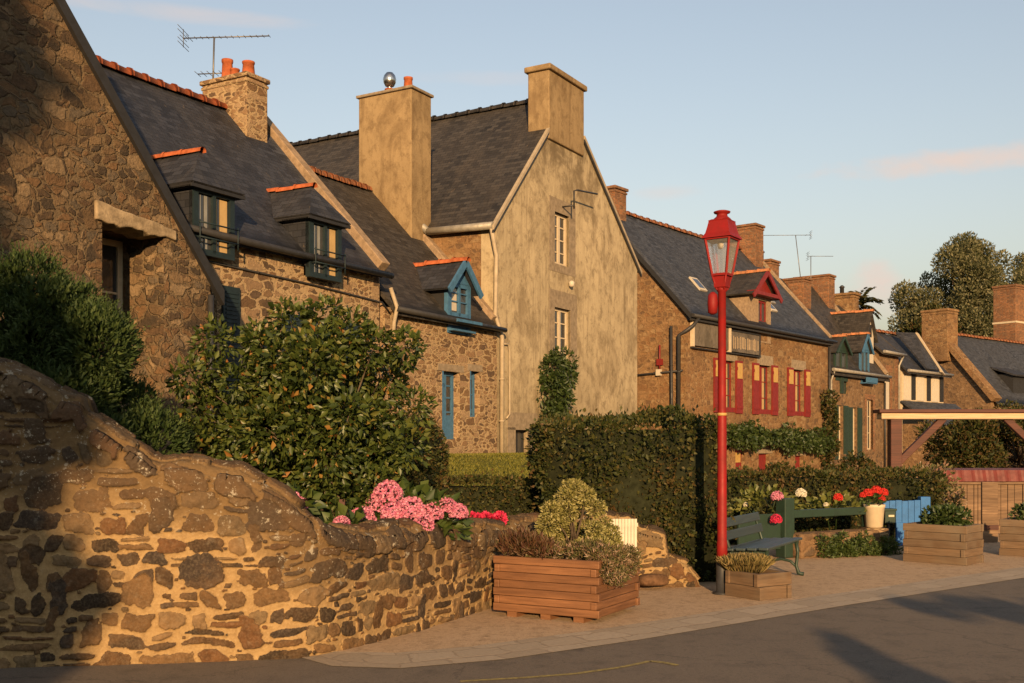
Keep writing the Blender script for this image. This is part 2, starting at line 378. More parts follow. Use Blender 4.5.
c = t.mix(b.outputs[0], (.50, .345, .215), (.36, .245, .15)); c = t.mix(t.mr(a.outputs[0], .4, .7, 0, .6), c, (.50, .36, .23)); g2 = t.noise(v, 7, 5, .75); c = t.mix(t.mr(g2.outputs[0], .5, .7, 0, .6), c, (.17, .11, .062)); g3 = t.noise(v, 26, 4, .8); c = t.mix(t.mr(g3.outputs[0], .55, .68, 0, .6), c, (.10, .066, .04)); c = t.mix(t.mr(g3.outputs[0], .30, .42, .55, 0), c, (.55, .42, .28)); c = t.mix(t.mr(a.outputs[0], .25, .42, .6, 0), c, (.08, .055, .035))
M['pavement'] = t.fin(c, .95, t.bump(a.outputs[0], .9, .012), .1)
t = NT('paving_strip'); uv = t.uv()
wn = t.noise(uv, 3, 3, .6); wa = t.n('ShaderNodeVectorMath', operation='MULTIPLY_ADD'); t.l(wn.outputs['Color'], wa.inputs[0]); wa.inputs[1].default_value = (.25, .20, 0); t.l(uv, wa.inputs[2]); br = t.n('ShaderNodeTexBrick', offset=.37); t.l(wa.outputs[0], br.inputs['Vector'])
for k_, q in (('Scale', 1), ('Brick Width', .42), ('Row Height', .26), ('Mortar Size', .012), ('Mortar Smooth', .3)): br.inputs[k_].default_value = q
br.inputs['Color1'].default_value = (.36, .28, .19, 1); br.inputs['Color2'].default_value = (.47, .37, .26, 1); br.inputs['Mortar'].default_value = (.32, .24, .16, 1)
a = t.noise(uv, 25, 5, .7); c = t.mix(t.math('MULTIPLY', a.outputs[0], .7), br.outputs['Color'], (.15, .115, .085))
M['strip'] = t.fin(c, .85, t.bump(t.math('ADD', a.outputs[0], t.math('MULTIPLY', br.outputs['Fac'], -1.2)), .5, .012), .25)
t = NT('lawn'); v = t.uv(obj=True); a = t.noise(v, 30, 4, .7); b = t.noise(v, 1.3, 3)
M['lawn'] = t.fin(t.mix(a.outputs[0], t.mix(b.outputs[0], (.12, .12, .022), (.16, .15, .03)), (.07, .075, .014)), .9, t.bump(a.outputs[0], 1, .04), .1)
M['roadpaint'] = m_simple('road_paint', (.30, .23, .075), .85, .2, 30, .1, dark=(.12, .095, .06))

G = lambda *c: [(i / (len(c) - 1), x) for i, x in enumerate(c)]
M['hedge'] = m_leaf('hedge_leaf', G((.010, .015, .005), (.022, .030, .008), (.040, .047, .012), (.070, .066, .018), (.085, .058, .020), (.085, .045, .018)), .55, .2, .2)
M['yew'] = m_leaf('conifer_leaf', G((.017, .032, .010), (.029, .050, .014), (.044, .068, .019), (.065, .088, .026)), .6, .12, .2)
M['camellia'] = m_leaf('camellia_leaf', [(0, (.020, .032, .007)), (.45, (.045, .064, .013)), (.8, (.085, .105, .022)), (.955, (.10, .10, .022)), (.975, (.26, .15, .035)), (1, (.22, .09, .022))], .42, .2, .35)
M['hyd_leaf'] = m_leaf('hydrangea_leaf', G((.025, .045, .010), (.045, .07, .014), (.075, .10, .022)), .5)
M['hyd_pale'] = m_leaf('yellow_green_leaf', G((.06, .075, .016), (.11, .12, .028), (.17, .165, .045)), .5)
M['varieg'] = m_leaf('variegated_leaf', G((.09, .09, .02), (.20, .18, .05), (.30, .265, .095), (.36, .31, .14)), .5)
M['heather'] = m_leaf('heather_leaf', G((.05, .055, .016), (.10, .095, .028), (.15, .115, .045), (.20, .105, .07), (.36, .27, .19)), .6)
M['dry'] = m_leaf('dry_grass_leaf', G((.14, .11, .035), (.22, .165, .06), (.30, .21, .09)), .7)
M['redleaf'] = m_leaf('red_leaf', G((.06, .022, .015), (.10, .045, .022), (.08, .058, .022)), .6)
M['pink'] = m_leaf('pink_petal', G((.50, .11, .21), (.62, .20, .30), (.72, .36, .44), (.55, .16, .32)), .6, .3, .2, (.7, .3, .3))
M['crimson'] = m_leaf('crimson_petal', G((.52, .02, .07), (.62, .035, .10), (.68, .06, .14)), .6, .3, .2, (.6, .05, .1))
M['vermil'] = m_leaf('red_petal', G((.60, .03, .025), (.72, .06, .045)), .6, .3, .2, (.7, .05, .05))
M['whitepet'] = m_leaf('white_petal', G((.75, .68, .52), (.8, .75, .62)), .6, .3, .2, (.7, .7, .6))
M['treeleaf'] = m_leaf('tree_leaf', G((.035, .040, .015), (.075, .076, .030), (.135, .125, .058), (.21, .19, .10)), .6, .25)
M['vine'] = m_leaf('vine_leaf', G((.018, .034, .007), (.032, .052, .011), (.055, .076, .018)), .5)
M['fadedsign'] = m_plaster('faded_sign', (.15, .125, .098), (.07, .06, .046), 1.0)
M['greysign'] = m_plaster('grey_sign', (.13, .11, .09), (.07, .06, .05), 1.0)
# ------------------------------------------------------------------ foliage
def unit(a): return a / np.maximum(np.linalg.norm(a, axis=1), 1e-9)[:, None]
def rand_dirs(n): return unit(RNG.normal(size=(n, 3)))

def leaf_mesh(name, groups, parent=None, core=None):
    """groups: list of (points, axis, size, aspect, material); every leaf is a folded four-cornered blade. core: (MB, material)"""
    V = []; F = []; MI = []; A = []; off = 0; mats = []
    for P, D, S, asp, mat, *tone in groups:
        n = len(P)
        if n == 0: continue
        if mat not in mats: mats.append(mat)
        mi = mats.index(mat)
        D = unit(D); rr = rand_dirs(n); side = unit(np.cross(D, rr)); nn = np.cross(D, side)
        S = np.broadcast_to(np.asarray(S, float), (n,))[:, None]
        w = S * asp * .5
        mid = P + D * S * .45 + nn * S * .05
        v = np.stack([P, mid + side * w + nn * w * .35, P + D * S - nn * S * .08, mid - side * w + nn * w * .35], 1).reshape(-1, 3)
        i = off + np.arange(n)[:, None] * 4
        f = np.concatenate([i + np.array([[0, 1, 2]]), i + np.array([[0, 2, 3]])], 1).reshape(-1, 3)
        V.append(v); F.append(f); MI.append(np.full(2 * n, mi)); A.append(np.repeat(np.clip(RNG.random(n) * .62 + tone[0] * .38, 0, 1) if tone else RNG.random(n), 4)); off += 4 * n
    if core is not None:
        mb, cm = core
        if cm not in mats: mats.append(cm)
        mi = mats.index(cm); f3 = []
        for f in mb.f:
            for k in range(1, len(f) - 1): f3.append((f[0], f[k], f[k + 1]))
        V.append(np.array([tuple(p) for p in mb.v], float)); F.append(np.array(f3) + off); MI.append(np.full(len(f3), mi)); A.append(np.zeros(len(mb.v))); off += len(mb.v)
    V = np.concatenate(V); F = np.concatenate(F); MI = np.concatenate(MI); A = np.concatenate(A)
    me = bpy.data.meshes.new(name)
    me.vertices.add(len(V)); me.vertices.foreach_set('co', V.astype(np.float32).ravel())
    me.loops.add(F.size); me.loops.foreach_set('vertex_index', F.astype(np.int32).ravel())
    me.polygons.add(len(F)); me.polygons.foreach_set('loop_start', (np.arange(len(F)) * 3).astype(np.int32))
    for m in mats: me.materials.append(m)
    me.polygons.foreach_set('material_index', MI.astype(np.int32))
    at = me.attributes.new('rnd', 'FLOAT', 'POINT'); at.data.foreach_set('value', A.astype(np.float32))
    me.update(calc_edges=True)
    o = bpy.data.objects.new(name, me); COL.objects.link(o)
    if parent is not None: o.parent = parent
    return o

def lump(P, scale, seed=0):
    """cheap smooth 3-D noise, about -1..1"""
    r = np.random.default_rng(seed); out = np.zeros(len(P))
    for k in range(6):
        d = r.normal(size=3); d /= np.linalg.norm(d)
        out += np.sin(P @ d * scale * (1 + .7 * k / 3) + r.random() * 6.28) / (1 + .35 * k)
    return out / 2.6

def blob_pts(blobs, n, shell=.45, hide=.72):
    C = np.array([b[:3] for b in blobs], float); Rr = np.array([(b[3:6] if len(b) >= 6 else (b[3],) * 3) for b in blobs], float)
    w = (Rr.prod(1)) ** (2 / 3); idx = RNG.choice(len(blobs), n, p=w / w.sum())
    d = rand_dirs(n); r = 1 - shell * RNG.random(n) ** 1.6
    P = C[idx] + d * Rr[idx] * r[:, None]
    keep = np.ones(n, bool)
    for c, q in zip(C, Rr): keep &= np.linalg.norm((P - c) / q, axis=1) > hide * .98
    return P[keep], unit(d / Rr[idx])[keep]

def box_pts(x0, x1, y0, y1, z0, z1, dens, jit=.07, sides='fblrt', bulge=.06, seed=1):
    Ps = []; Ns = []
    def face(o, a, b, n):
        o, a, b, n = (np.array(q, float) for q in (o, a, b, n)); k = int(np.linalg.norm(a) * np.linalg.norm(b) * dens)
        u = RNG.random((k, 2)); P = o + u[:, :1] * a + u[:, 1:] * b
        P = P + n * ((lump(P, 4.5, seed) * bulge) + (lump(P, 13, seed + 5) * bulge * .5) - jit * RNG.random(k) ** 1.5)[:, None]
        Ps.append(P); Ns.append(np.broadcast_to(n, P.shape))
    X, Y, Z = x1 - x0, y1 - y0, z1 - z0
    if 'f' in sides: face((x0, y0, z0), (X, 0, 0), (0, 0, Z), (0, -1, 0))
    if 'b' in sides: face((x0, y1, z0), (X, 0, 0), (0, 0, Z), (0, 1, 0))
    if 'l' in sides: face((x0, y0, z0), (0, Y, 0), (0, 0, Z), (-1, 0, 0))
    if 'r' in sides: face((x1, y0, z0), (0, Y, 0), (0, 0, Z), (1, 0, 0))
    if 't' in sides: face((x0, y0, z1), (X, 0, 0), (0, Y, 0), (0, 0, 1))
    P = np.concatenate(Ps); N = np.concatenate(Ns)
    # soften the corners
    c = np.array([(x0 + x1) / 2, (y0 + y1) / 2, (z0 + z1) / 2]); h = np.array([X, Y, Z]) / 2
    q = np.abs(P - c) / h; s = np.sort(q, 1)[:, 1:]; pull = np.clip(s[:, 0] - .80, 0, 1) * .45
    P = P - (P - c) * pull[:, None] * np.array([.5, .5, .5 if z0 > 5 else .3])
    return P, N

def rotz(P, N, a, loc):
    c, s = math.cos(a), math.sin(a); m = np.array([[c, -s, 0], [s, c, 0], [0, 0, 1]])
    return P @ m.T + np.array(loc), N @ m.T

def hedge(name, size, z0, loc, rz, dens, leaf, label, mat='hedge', group=None, bulge=.06, sides='fblrt', seed=1, aspect=.62, cat='hedge', inset=.10):
    X, Y, Z = size
    P, N = box_pts(-X / 2, X / 2, -Y / 2, Y / 2, z0, z0 + Z, dens, .09, sides, bulge, seed)
    tone = (lump(P, 3.2, seed + 20) + .6 * lump(P, 8, seed + 21)) * .55 + .5; gap = lump(P, 6.5, seed + 30) + .5 * lump(P, 15, seed + 31); keep = (gap < .72) | (RNG.random(len(P)) < .25); P, N, tone = P[keep], N[keep], tone[keep]
    D = N * .75 + rand_dirs(len(P)) * 1.0 + np.array([0, 0, .25])
    core = MB().box(-X / 2 + inset, X / 2 - inset, -Y / 2 + inset, Y / 2 - inset, z0, z0 + Z - inset)
    sz = leaf * (.4 + 1.1 * RNG.random(len(P)) ** 1.5)
    # stray shoots above the clipped faces
    k = len(P) // 28; i = RNG.choice(len(P), k); Q = P[i] + N[i] * (.02 + .11 * RNG.random(k) ** 2)[:, None]
    o = leaf_mesh(name, [(P, D, sz, aspect, M[mat], tone), (Q, N[i] + rand_dirs(k) * .5, leaf * 1.1, aspect, M[mat])], None, (core, M['twig']))
    o.location = loc; o.rotation_euler = (0, 0, rz)
    return tag(o, label, cat, group)

# ------------------------------------------------------------------ house pieces
def clip2(poly, planes):
    for a, b, c in planes:                     # keep a*x + b*z <= c
        out = []
        for i, p in enumerate(poly):
            q = poly[(i + 1) % len(poly)]
            fp = a * p[0] + b * p[1] - c; fq = a * q[0] + b * q[1] - c
            if fp <= 0: out.append(p)
            if fp * fq < 0:
                k = fp / (fp - fq); out.append((p[0] + k * (q[0] - p[0]), p[1] + k * (q[1] - p[1])))
        poly = out
        if len(poly) < 3: return []
    return poly

def wall(mb, u0, u1, z0, z1, holes=(), place=None, planes=(), mi=0, rmi=None):
    """a wall face with real openings; holes = (ua, ub, za, zb, depth); place(u, z, depth) -> point"""
    us = sorted({u0, u1, *[h[0] for h in holes], *[h[1] for h in holes]}); zs = sorted({z0, z1, *[h[2] for h in holes], *[h[3] for h in holes]})
    for ua, ub in zip(us, us[1:]):
        for za, zb in zip(zs, zs[1:]):
            um, zm = (ua + ub) / 2, (za + zb) / 2
            if any(h[0] < um < h[1] and h[2] < zm < h[3] for h in holes): continue
            p = clip2([(ua, za), (ub, za), (ub, zb), (ua, zb)], planes)
            if p: mb.poly([place(u, z, 0) for u, z in p], mi)
    for ua, ub, za, zb, d in holes:
        c = [(ua, za), (ub, za), (ub, zb), (ua, zb)]
        for (a, b), (e, f) in zip(c, c[1:] + c[:1]):
            mb.quad(place(a, b, 0), place(e, f, 0), place(e, f, d), place(a, b, d), mi if rmi is None else rmi)
    return mb

front = lambda y=0.: (lambda u, z, d: (u, y + d, z))
lside = lambda x=0.: (lambda u, z, d: (x + d, u, z))
rside = lambda x=0.: (lambda u, z, d: (x - d, u, z))

def window(parent, x0, x1, z0, z1, y, frame='white', cols=2, rows=3, fw=.055, mw=.028, curtain=None, sill=None, name='window', bars=True, th=.05):
    mb = MB()
    mb.box(x0, x0 + fw, y, y + th, z0, z1); mb.box(x1 - fw, x1, y, y + th, z0, z1)
    mb.box(x0 + fw, x1 - fw, y, y + th, z0, z0 + fw); mb.box(x0 + fw, x1 - fw, y, y + th, z1 - fw, z1)
    if bars:
        for i in range(1, cols):
            x = x0 + (x1 - x0) * i / cols; w = fw * .8 if cols % 2 == 0 and i == cols // 2 else mw / 2
            mb.box(x - w, x + w, y - .004, y + th - .012, z0 + fw, z1 - fw)
        for j in range(1, rows):
            z = z0 + (z1 - z0) * j / rows; mb.box(x0 + fw, x1 - fw, y + .006, y + th - .016, z - mw / 2, z + mw / 2)
    f = mb.build(name, M[frame], parent)
    MB().box(x0 + fw * .5, x1 - fw * .5, y + th * .55, y + th * .55 + .008, z0 + fw * .5, z1 - fw * .5).build('pane', M['glass'], f)
    if curtain:
        xa, xb = curtain; c = MB(); n = 8
        for i in range(n):
            a = xa + (xb - xa) * i / n; b = xa + (xb - xa) * (i + 1) / n
            c.quad((a, y + th * .5 + (.004 if i % 2 else -.002), z0 + fw), (b, y + th * .5 + (-.002 if i % 2 else .004), z0 + fw), (b, y + th * .5 + (-.002 if i % 2 else .004), z1 - fw), (a, y + th * .5 + (.004 if i % 2 else -.002), z1 - fw))
        c.build('curtain', M['curtain'], f)
    return f

def shutter(parent, x0, x1, z0, z1, y, mat, name='shutter', louvre=True, top=None, th=.04):
    mb = MB(); w = x1 - x0
    mb.box(x0, x1, y - th, y, z0, z1)
    if louvre:
        n = max(4, int((z1 - z0) / .07))
        for i in range(n):
            z = z0 + .06 + (z1 - z0 - .12) * (i + .5) / n
            mb.box(x0 + w * .14, x1 - w * .14, y - th - .014, y - th + .002, z - .022, z + .012)
    else:
        for z in (z0 + (z1 - z0) * .12, z0 + (z1 - z0) * .85): mb.box(x0 + .01, x1 - .01, y - th - .02, y - th + .002, z - .05, z + .05)
    s = mb.build(name, M[mat], parent)
    if top: MB().box(x0 + w * .16, x1 - w * .16, y - th - .026, y - th + .003, z1 - (z1 - z0) * .34, z1 - .08).build('shutter_panel', M[top], s)
    return s

def lintel(parent, x0, x1, z0, z1, y, mat='granite', name='lintel', d=.12):
    return MB().box(x0, x1, y - .006, y + d, z0, z1).build(name, M[mat], parent, .012)

def ridge(mb, a, b, r=.12, seg=.36, mi=0):
    a = Vector(a); b = Vector(b); d = (b - a); L = d.length; d.normalize(); n = max(2, int(L / seg)); r0 = d.cross(Vector((0, 0, 1))).normalized(); up = r0.cross(d)
    for i in range(n):
        p = a + d * (L * i / n); q = a + d * (L * (i + 1.12) / n); v = []; w = rd(-.012, .012)
        for c, k in ((p, 1.0), (q, .86)):
            for j in range(7):
                an = math.pi * (j / 6) * 1.12 - .19
                v.append(c + r0 * (math.cos(an) * r * k) + up * (math.sin(an) * r * k - .04 + w))
        mb.add(v, [(j, j + 1, j + 8, j + 7) for j in range(6)] + [(0, 1, 2, 3, 4, 5, 6)], mi, True)
        mb.lathe([(r * 1.16, 0), (r * 1.16, .002)], (0, 0, -50), 3) if False else None
        # collar where two tiles meet
        v = []
        for c, k in ((p - d * .005, 1.14), (p + d * .05, 1.14)):
            for j in range(7):
                an = math.pi * (j / 6) * 1.12 - .19
                v.append(c + r0 * (math.cos(an) * r * k) + up * (math.sin(an) * r * k - .04 + w))
        mb.add(v, [(j, j + 1, j + 8, j + 7) for j in range(6)] + [(0, 1, 2, 3, 4, 5, 6)], mi, True)
    return mb

def pot(c, h=.42, r=.12):
    return MB().lathe([(r * 1.05, 0), (r * 1.05, .05), (r, .07), (r * .86, h * .82), (r * .92, h * .84), (r * .98, h * .9), (r * .98, h), (r * .75, h), (r * .7, h * .6)], c, 16)

def gutter(parent, a, b, mat='zinc', r=.06):
    g = MB().tube([a, b], r, 8); return g.build('gutter', M[mat], parent)

def pipe(parent, pts, mat='pipe_pale', r=.045, name='downpipe'):
    g = MB().tube(pts, r, 8)
    for i in range(len(pts) - 1):
        a, b = Vector(pts[i]), Vector(pts[i + 1]); n = int((b - a).length / 1.4)
        for k in range(1, n + 1):
            c = a + (b - a) * (k / (n + 1)); d = (b - a).normalized() * .02
            g.tube([c - d, c + d], r * 1.3, 8)
    return g.build(name, M[mat], parent)

def chimney(parent, x0, x1, y0, y1, z0, z1, mat, cap=.06, capz=.10, capmat=None, name='chimney', collar=True):
    mb = MB().box(x0, x1, y0, y1, z0, z1 - capz)
    if collar: mb.box(x0 - cap * .5, x1 + cap * .5, y0 - cap * .5, y1 + cap * .5, z1 - capz * 2.1, z1 - capz * 1.35)
    c = mb.build(name, M[mat], parent, .02, 2)
    MB().box(x0 - cap, x1 + cap, y0 - cap, y1 + cap, z1 - capz, z1).build('chimney_cap', M[capmat or mat], c, .02, 2)
    return c

def roof_pair(parent, x0, x1, yf, yr, yb, zf, zr, zb, mat, th=.10, over=.18, eave=.16):
    """ridge along x; front and back slopes with overhang, a little sag and unevenness"""
    s = (zr - zf) / (yr - yf); s2 = (zr - zb) / (yb - yr); mb = MB(); ph = rd(0, 6)
    xa, xb = x0 - over, x1 + over; nx = max(4, int((xb - xa) / .35)); ny = 9
    for ye, ze in ((yf - eave, zf - s * eave), (yb + eave, zb - s2 * eave)):
        g = []
        for i in range(nx + 1):
            u = i / nx
            for j in range(ny + 1):
                v = j / ny; x = xa + (xb - xa) * u
                dz = -SAG * math.sin(math.pi * u) * v + .014 * math.sin(x * 1.9 + ph) * math.sin(v * 4.1 + x * .6) + .006 * math.sin(x * 7 + v * 9)
                g.append((x, ye + (yr - ye) * v, ze + (zr - ze) * v + th + dz * min(1, v * 4 + .25)))
        mb.add(g, [(i * (ny + 1) + j, (i + 1) * (ny + 1) + j, (i + 1) * (ny + 1) + j + 1, i * (ny + 1) + j + 1) for i in range(nx) for j in range(ny)], 0, True)
        mb.add([(xa, ye, ze), (xb, ye, ze), (xb, yr, zr), (xa, yr, zr)], [(0, 1, 2, 3)])
        k = len(mb.v) - 4 - len(g); e = [k + i * (ny + 1) for i in range(nx + 1)]; q = len(mb.v) - 4
        mb.f.append(tuple(e + [q + 1, q])); mb.m.append(0); mb.s.append(False)
        for i, (p, r_) in ((0, (q, q + 3)), (nx, (q + 1, q + 2))):
            mb.f.append(tuple([k + i * (ny + 1) + j for j in range(ny + 1)] + [r_, p])); mb.m.append(0); mb.s.append(False)
    return mb.build('roof', M[mat], parent)
SAG = .05

def sag_ridge(mb, a, b, x0, x1, r=.12, seg=.36):
    a = Vector(a); b = Vector(b); n = 8; P = []
    for i in range(n + 1):
        p = a.lerp(b, i / n); p.z -= SAG * math.sin(math.pi * min(1, max(0, (p.x - x0) / (x1 - x0)))); P.append(p)
    for p, q in zip(P, P[1:]): ridge(mb, p, q, r, seg)
    return mb

def coping(parent, pts, w, h, mat, name='gable_coping'):
    mb = MB()
    for a, b in zip(pts, pts[1:]): mb.bar(a, b, w, h)
    return mb.build(name, M[mat], parent, .015)

def yagi(name, base, mast, az, boom, label, rods=11, back=.3, rod=.34, tilt=0., lean=(0, 0), second=None):
    e = empty(name, base, 0, label, 'antenna')
    MB().tube([(0, 0, -.05), (lean[0], lean[1], mast)], .018, 6).build('mast', M['antenna'], e)
    mb = MB(); d = Vector((math.cos(az), math.sin(az), tilt)); p = Vector((-d.y, d.x, 0)); c = Vector((lean[0], lean[1], mast))
    mb.tube([c - d * boom * back, c + d * boom * (1 - back)], .012, 6)
    for i in range(rods):
        q = c - d * boom * back + d * (boom * i / (rods - 1)); L = rod * (1.25 if i < 2 else .5)
        mb.tube([q - p * L / 2, q + p * L / 2], .006, 5)
    q = c - d * boom * back
    for z in (-.16, -.08, .08, .16): mb.tube([q - p * .3 + Vector((0, 0, z)), q + p * .3 + Vector((0, 0, z))], .006, 5)
    mb.tube([q + Vector((0, 0, -.18)), q + Vector((0, 0, .18))], .008, 5)
    mb.build('aerial_boom', M['antenna'], e)
    if second:
        z, L, az2 = second; mb = MB(); d = Vector((math.cos(az2), math.sin(az2), 0)); p = Vector((-d.y, d.x, 0)); c = Vector((0, 0, z))
        mb.tube([c - d * L * .5, c + d * L * .5], .011, 6)
        for i in range(6):
            q = c - d * L * .5 + d * (L * i / 5); mb.tube([q - p * .16, q + p * .16], .006, 5)
        mb.build('aerial_boom', M['antenna'], e)
    return e
# ------------------------------------------------------------------ the row of houses; x runs along the street, y back from it
DA = R(59.82); PA = R(51.21)
def loc(o, a, x, y, z=0):
    return (o[0] + x * math.cos(a) - y * math.sin(a), o[1] + x * math.sin(a) + y * math.cos(a), z)
O0 = (-4.05, 14.5); OL = (-.33, 24.0); OP = (5.5, 34.0)

# ---- big gabled stone house at the near end
h = empty('stone_house', (*O0, 0), DA, 'tall rough stone gable house with black sloping verge board beside the conifer', 'house')
SL = 1.213; AX = -4.6; AZ = 3.78 - AX * SL
mb = MB(); pl = [(SL, 1, 3.78), (-SL, 1, AZ - AX * SL + 0)]
pl[1] = (-SL, 1, AZ + (-AX) * SL)
wall(mb, -9.2, 0, 0, 9.6, [(-1.75, -.80, 2.2, 4.30, .90)], front(), pl)
wall(mb, 0, 5.5, 0, 3.78, (), rside(0)); wall(mb, 0, 5.5, 0, 3.78, (), lside(-9.2))
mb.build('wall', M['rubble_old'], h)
mb = MB()
mb.slab([(.16, .03, 3.72), (AX, .03, AZ + .10), (AX, 5.5, AZ + .10), (.16, 5.5, 3.72)], .1); mb.slab([(-9.35, .03, 3.72), (AX, .03, AZ + .1), (AX, 5.5, AZ + .1), (-9.35, 5.5, 3.72)], .1)
mb.build('roof', M['slate'], h)
mb = MB(); mb.prism([(.20, -.06, 3.50), (.20, -.06, 3.70), (AX, -.06, AZ + .16), (AX, -.06, AZ - .02)], (0, .085, 0)); mb.build('verge_board', M['dark_wood'], h)
# rough lintel: an uneven block
bm = MB(); n = 14; top = []; lo = []
for i in range(n + 1):
    x = -1.86 + 1.24 * i / n; top.append((x, 4.53 - .16 * i / n + rd(-.012, .012))); lo.append((x, 4.29 - .05 * i / n + .014 * math.sin(i * 1.1 + 1) + .012 * math.sin(i * 2.7) + rd(-.012, .012)))
ring = top + lo[::-1]; bm.prism([(x, -.045, z) for x, z in ring], (0, .42, 0)); bm.build('lintel', M['lintel_stone'], h, .02, 2)
window(h, -1.75, -.8, 2.2, 4.27, .77, 'cream', 2, 3, .08)
pipe(h, [(-.06, -.07, 3.6), (-.06, -.07, .4)], 'dark_metal', .04)

# ---- long cottage: pale rubble, slate roof with two hipped dormers
h = empty('cottage', (*OL, 0), DA, 'long rubble stone cottage with two slate dormers and three chimney pots', 'house')
X0, X1 = -10.3, -4.30; ZE, ZR, YR, YB = 4.86, 8.05, 3.0, 6.0
dm = [(-9.02, -8.30), (-6.42, -5.70)]
mb = MB(); H = [(-9.1, -8.42, 2.1, 4.10, .3), (-6.5, -5.35, 2.1, 3.82, .3)] + [(a, b, 4.5, ZE, .12) for a, b in dm]
wall(mb, X0, X1, 0, ZE, H, front())
gp = [(-(ZR - ZE) / YR, 1, ZE), ((ZR - ZE) / YR, 1, ZE + (ZR - ZE) / YR * YB)]
wall(mb, 0, YB, 0, ZR, (), rside(X1), gp); wall(mb, 0, YB, 0, ZR, (), lside(X0), gp)
mb.build('wall', M['rubble'], h)
roof_pair(h, X0, X1 - .1, 0, YR, YB, ZE, ZR, ZE, 'slate', .1, .0, .14)
sag_ridge(MB(), (X0, YR, ZR + .13), (-4.9, YR, ZR + .13), X0, X1, .12, .38).build('ridge_tiles', M['terra'], h)
s = (ZR - ZE) / YR
coping(h, [(X1 + .02, -.08, ZE + .08), (X1 + .02, YR, ZR + .15), (X1 + .02, YB, ZE + .1)], .26, .20, 'granite')
gutter(h, (X0, -.22, ZE - .05), (X1 + .1, -.22, ZE - .09), 'dark_metal', .06)
lintel(h, -6.75, -5.1, 3.82, 4.06, 0)
window(h, -6.5, -5.35, 2.1, 3.82, .2, 'teal', 2, 3); window(h, -9.1, -8.42, 2.1, 4.1, .2, 'teal', 2, 3)
lintel(h, -9.2, -8.36, 4.1, 4.32, 0)
shutter(h, -8.34, -7.98, 2.4, 4.08, -.01, 'teal'); shutter(h, -6.98, -6.54, 2.2, 3.8, -.01, 'teal'); shutter(h, -5.32, -4.9, 2.2, 3.8, -.01, 'teal')
pipe(h, [(-8.9, -.03, 4.42), (-6.2, -.03, 4.36), (-4.25, -.03, 4.28), (-4.0, -.03, 4.1)], 'dark_metal', .016, 'cable')
def slate_dormer(h, xa, xb):
    c = (xa + xb) / 2; z0, z1 = 4.5, 5.48; zt = 6.12; o = .13; ye = -.30; yf = -.19
    s = (ZR - ZE) / YR; yh = (z1 + .06 - ZE - .1) / s
    mb = MB()
    for x, k in ((xa - .06, 1), (xb + .06, -1)):
        mb.prism([(x, yf + .03, ZE - .25), (x, yf + .03, z1 + .02), (x, yh, z1 + .02), (x, .3, ZE)], (.06 * k, 0, 0))
    d = mb.build('dormer', M['slate'], h)
    mb = MB(); f = [(xa - .06 - o, ye, z1 + .02), (xb + .06 + o, ye, z1 + .02)]
    rb = (zt - ZE) / s + .1; A = (c, .14, zt); B = (c, rb, zt); l0 = (xa - .06 - o, yh + .12, z1 + .02); r0 = (xb + .06 + o, yh + .12, z1 + .02)
    mb.slab([f[0], f[1], A], .045); mb.slab([f[0], A, B, l0], .045); mb.slab([f[1], r0, B, A], .045)
    mb.build('dormer_roof', M['slate'], d)
    mb = MB(); mb.box(xa - .06 - o, xb + .06 + o, ye + .01, ye + .04, z1 - .06, z1 - .01); mb.box(xa - .05 - o, xa - .02 - o, ye + .04, yh, z1 - .05, z1 - .01); mb.box(xb + .02 + o, xb + .05 + o, ye + .04, yh, z1 - .05, z1 - .01)
    mb.box(xa - .05 - o, xb + .05 + o, ye + .04, yh * .6, z1 - .05, z1 - .03); mb.build('dormer_fascia', M['dark_wood'], d)
    ridge(MB(), (c, rb, zt + .03), (c, .10, zt + .03), .075, .36).build('ridge_tiles', M['terra'], d)
    mb = MB(); fw = .035; y = yf
    mb.box(xa - .06, xa + fw, y, y + .1, z0 - .04, z1); mb.box(xb - fw, xb + .06, y, y + .1, z0 - .04, z1); mb.box(xa + fw, xb - fw, y, y + .1, z1 - .1, z1); mb.box(xa + fw, xb - fw, y, y + .1, z0 - .04, z0 + .05); mb.box(c - .03, c + .03, y, y + .08, z0, z1 - .1)
    for z in (4.70, 4.92): mb.tube([(xa - .05, y - .10, z), (xb + .05, y - .10, z)], .013, 6)
    for x in (xa - .03, xb + .03): mb.tube([(x, y - .10, 4.6), (x, y - .10, 4.95)], .012, 6); mb.tube([(x, y - .1, 4.7), (x, y + .02, 4.7)], .010, 6)
    mb.build('dormer_window', M['teal'], d)
    MB().box(xa, xb, y + .055, y + .065, z0, z1 - .05).build('dormer_pane', M['glass'], d)
    mb = MB()
    mb.box(c + .03, c + .09, y + .045, y + .051, z0 + .05, z1 - .12); mb.box(c + .15, xb - .06, y + .045, y + .051, z0 + .05, z1 - .12)
    mb.build('curtain', M['curtain'], d)
    mb = MB(); mb.box(xa + .05, xa + .12, y + .045, y + .051, z0 + .05, z1 - .12); mb.box(xa + .19, xa + .25, y + .045, y + .051, z0 + .05, z1 - .12)
    mb.build('net_curtain_glint', M['net_glint'], d)  # these strips paint the left pane's pale reflection along with its curtain
for a, b in dm: slate_dormer(h, a, b)
c = chimney(h, -5.30, -4.72, 2.40, 3.58, 6.9, 8.74, 'rubble2', .04, .09)
for y, hh, r in ((2.62, .30, .125), (2.98, .22, .10), (3.18, .44, .115)): pot((-5.02, y, 8.74), hh, r).build('chimney_pot', M['terra'], c)
yagi('television_aerial', loc(OL, DA, -4.98, 3.62, 8.6), 1.12, R(-4), 1.75, 'long roof aerial on mast behind the three short terracotta chimney pots', 15, .36, .30, .0, (.03, 0), (.40, .62, R(-6)))

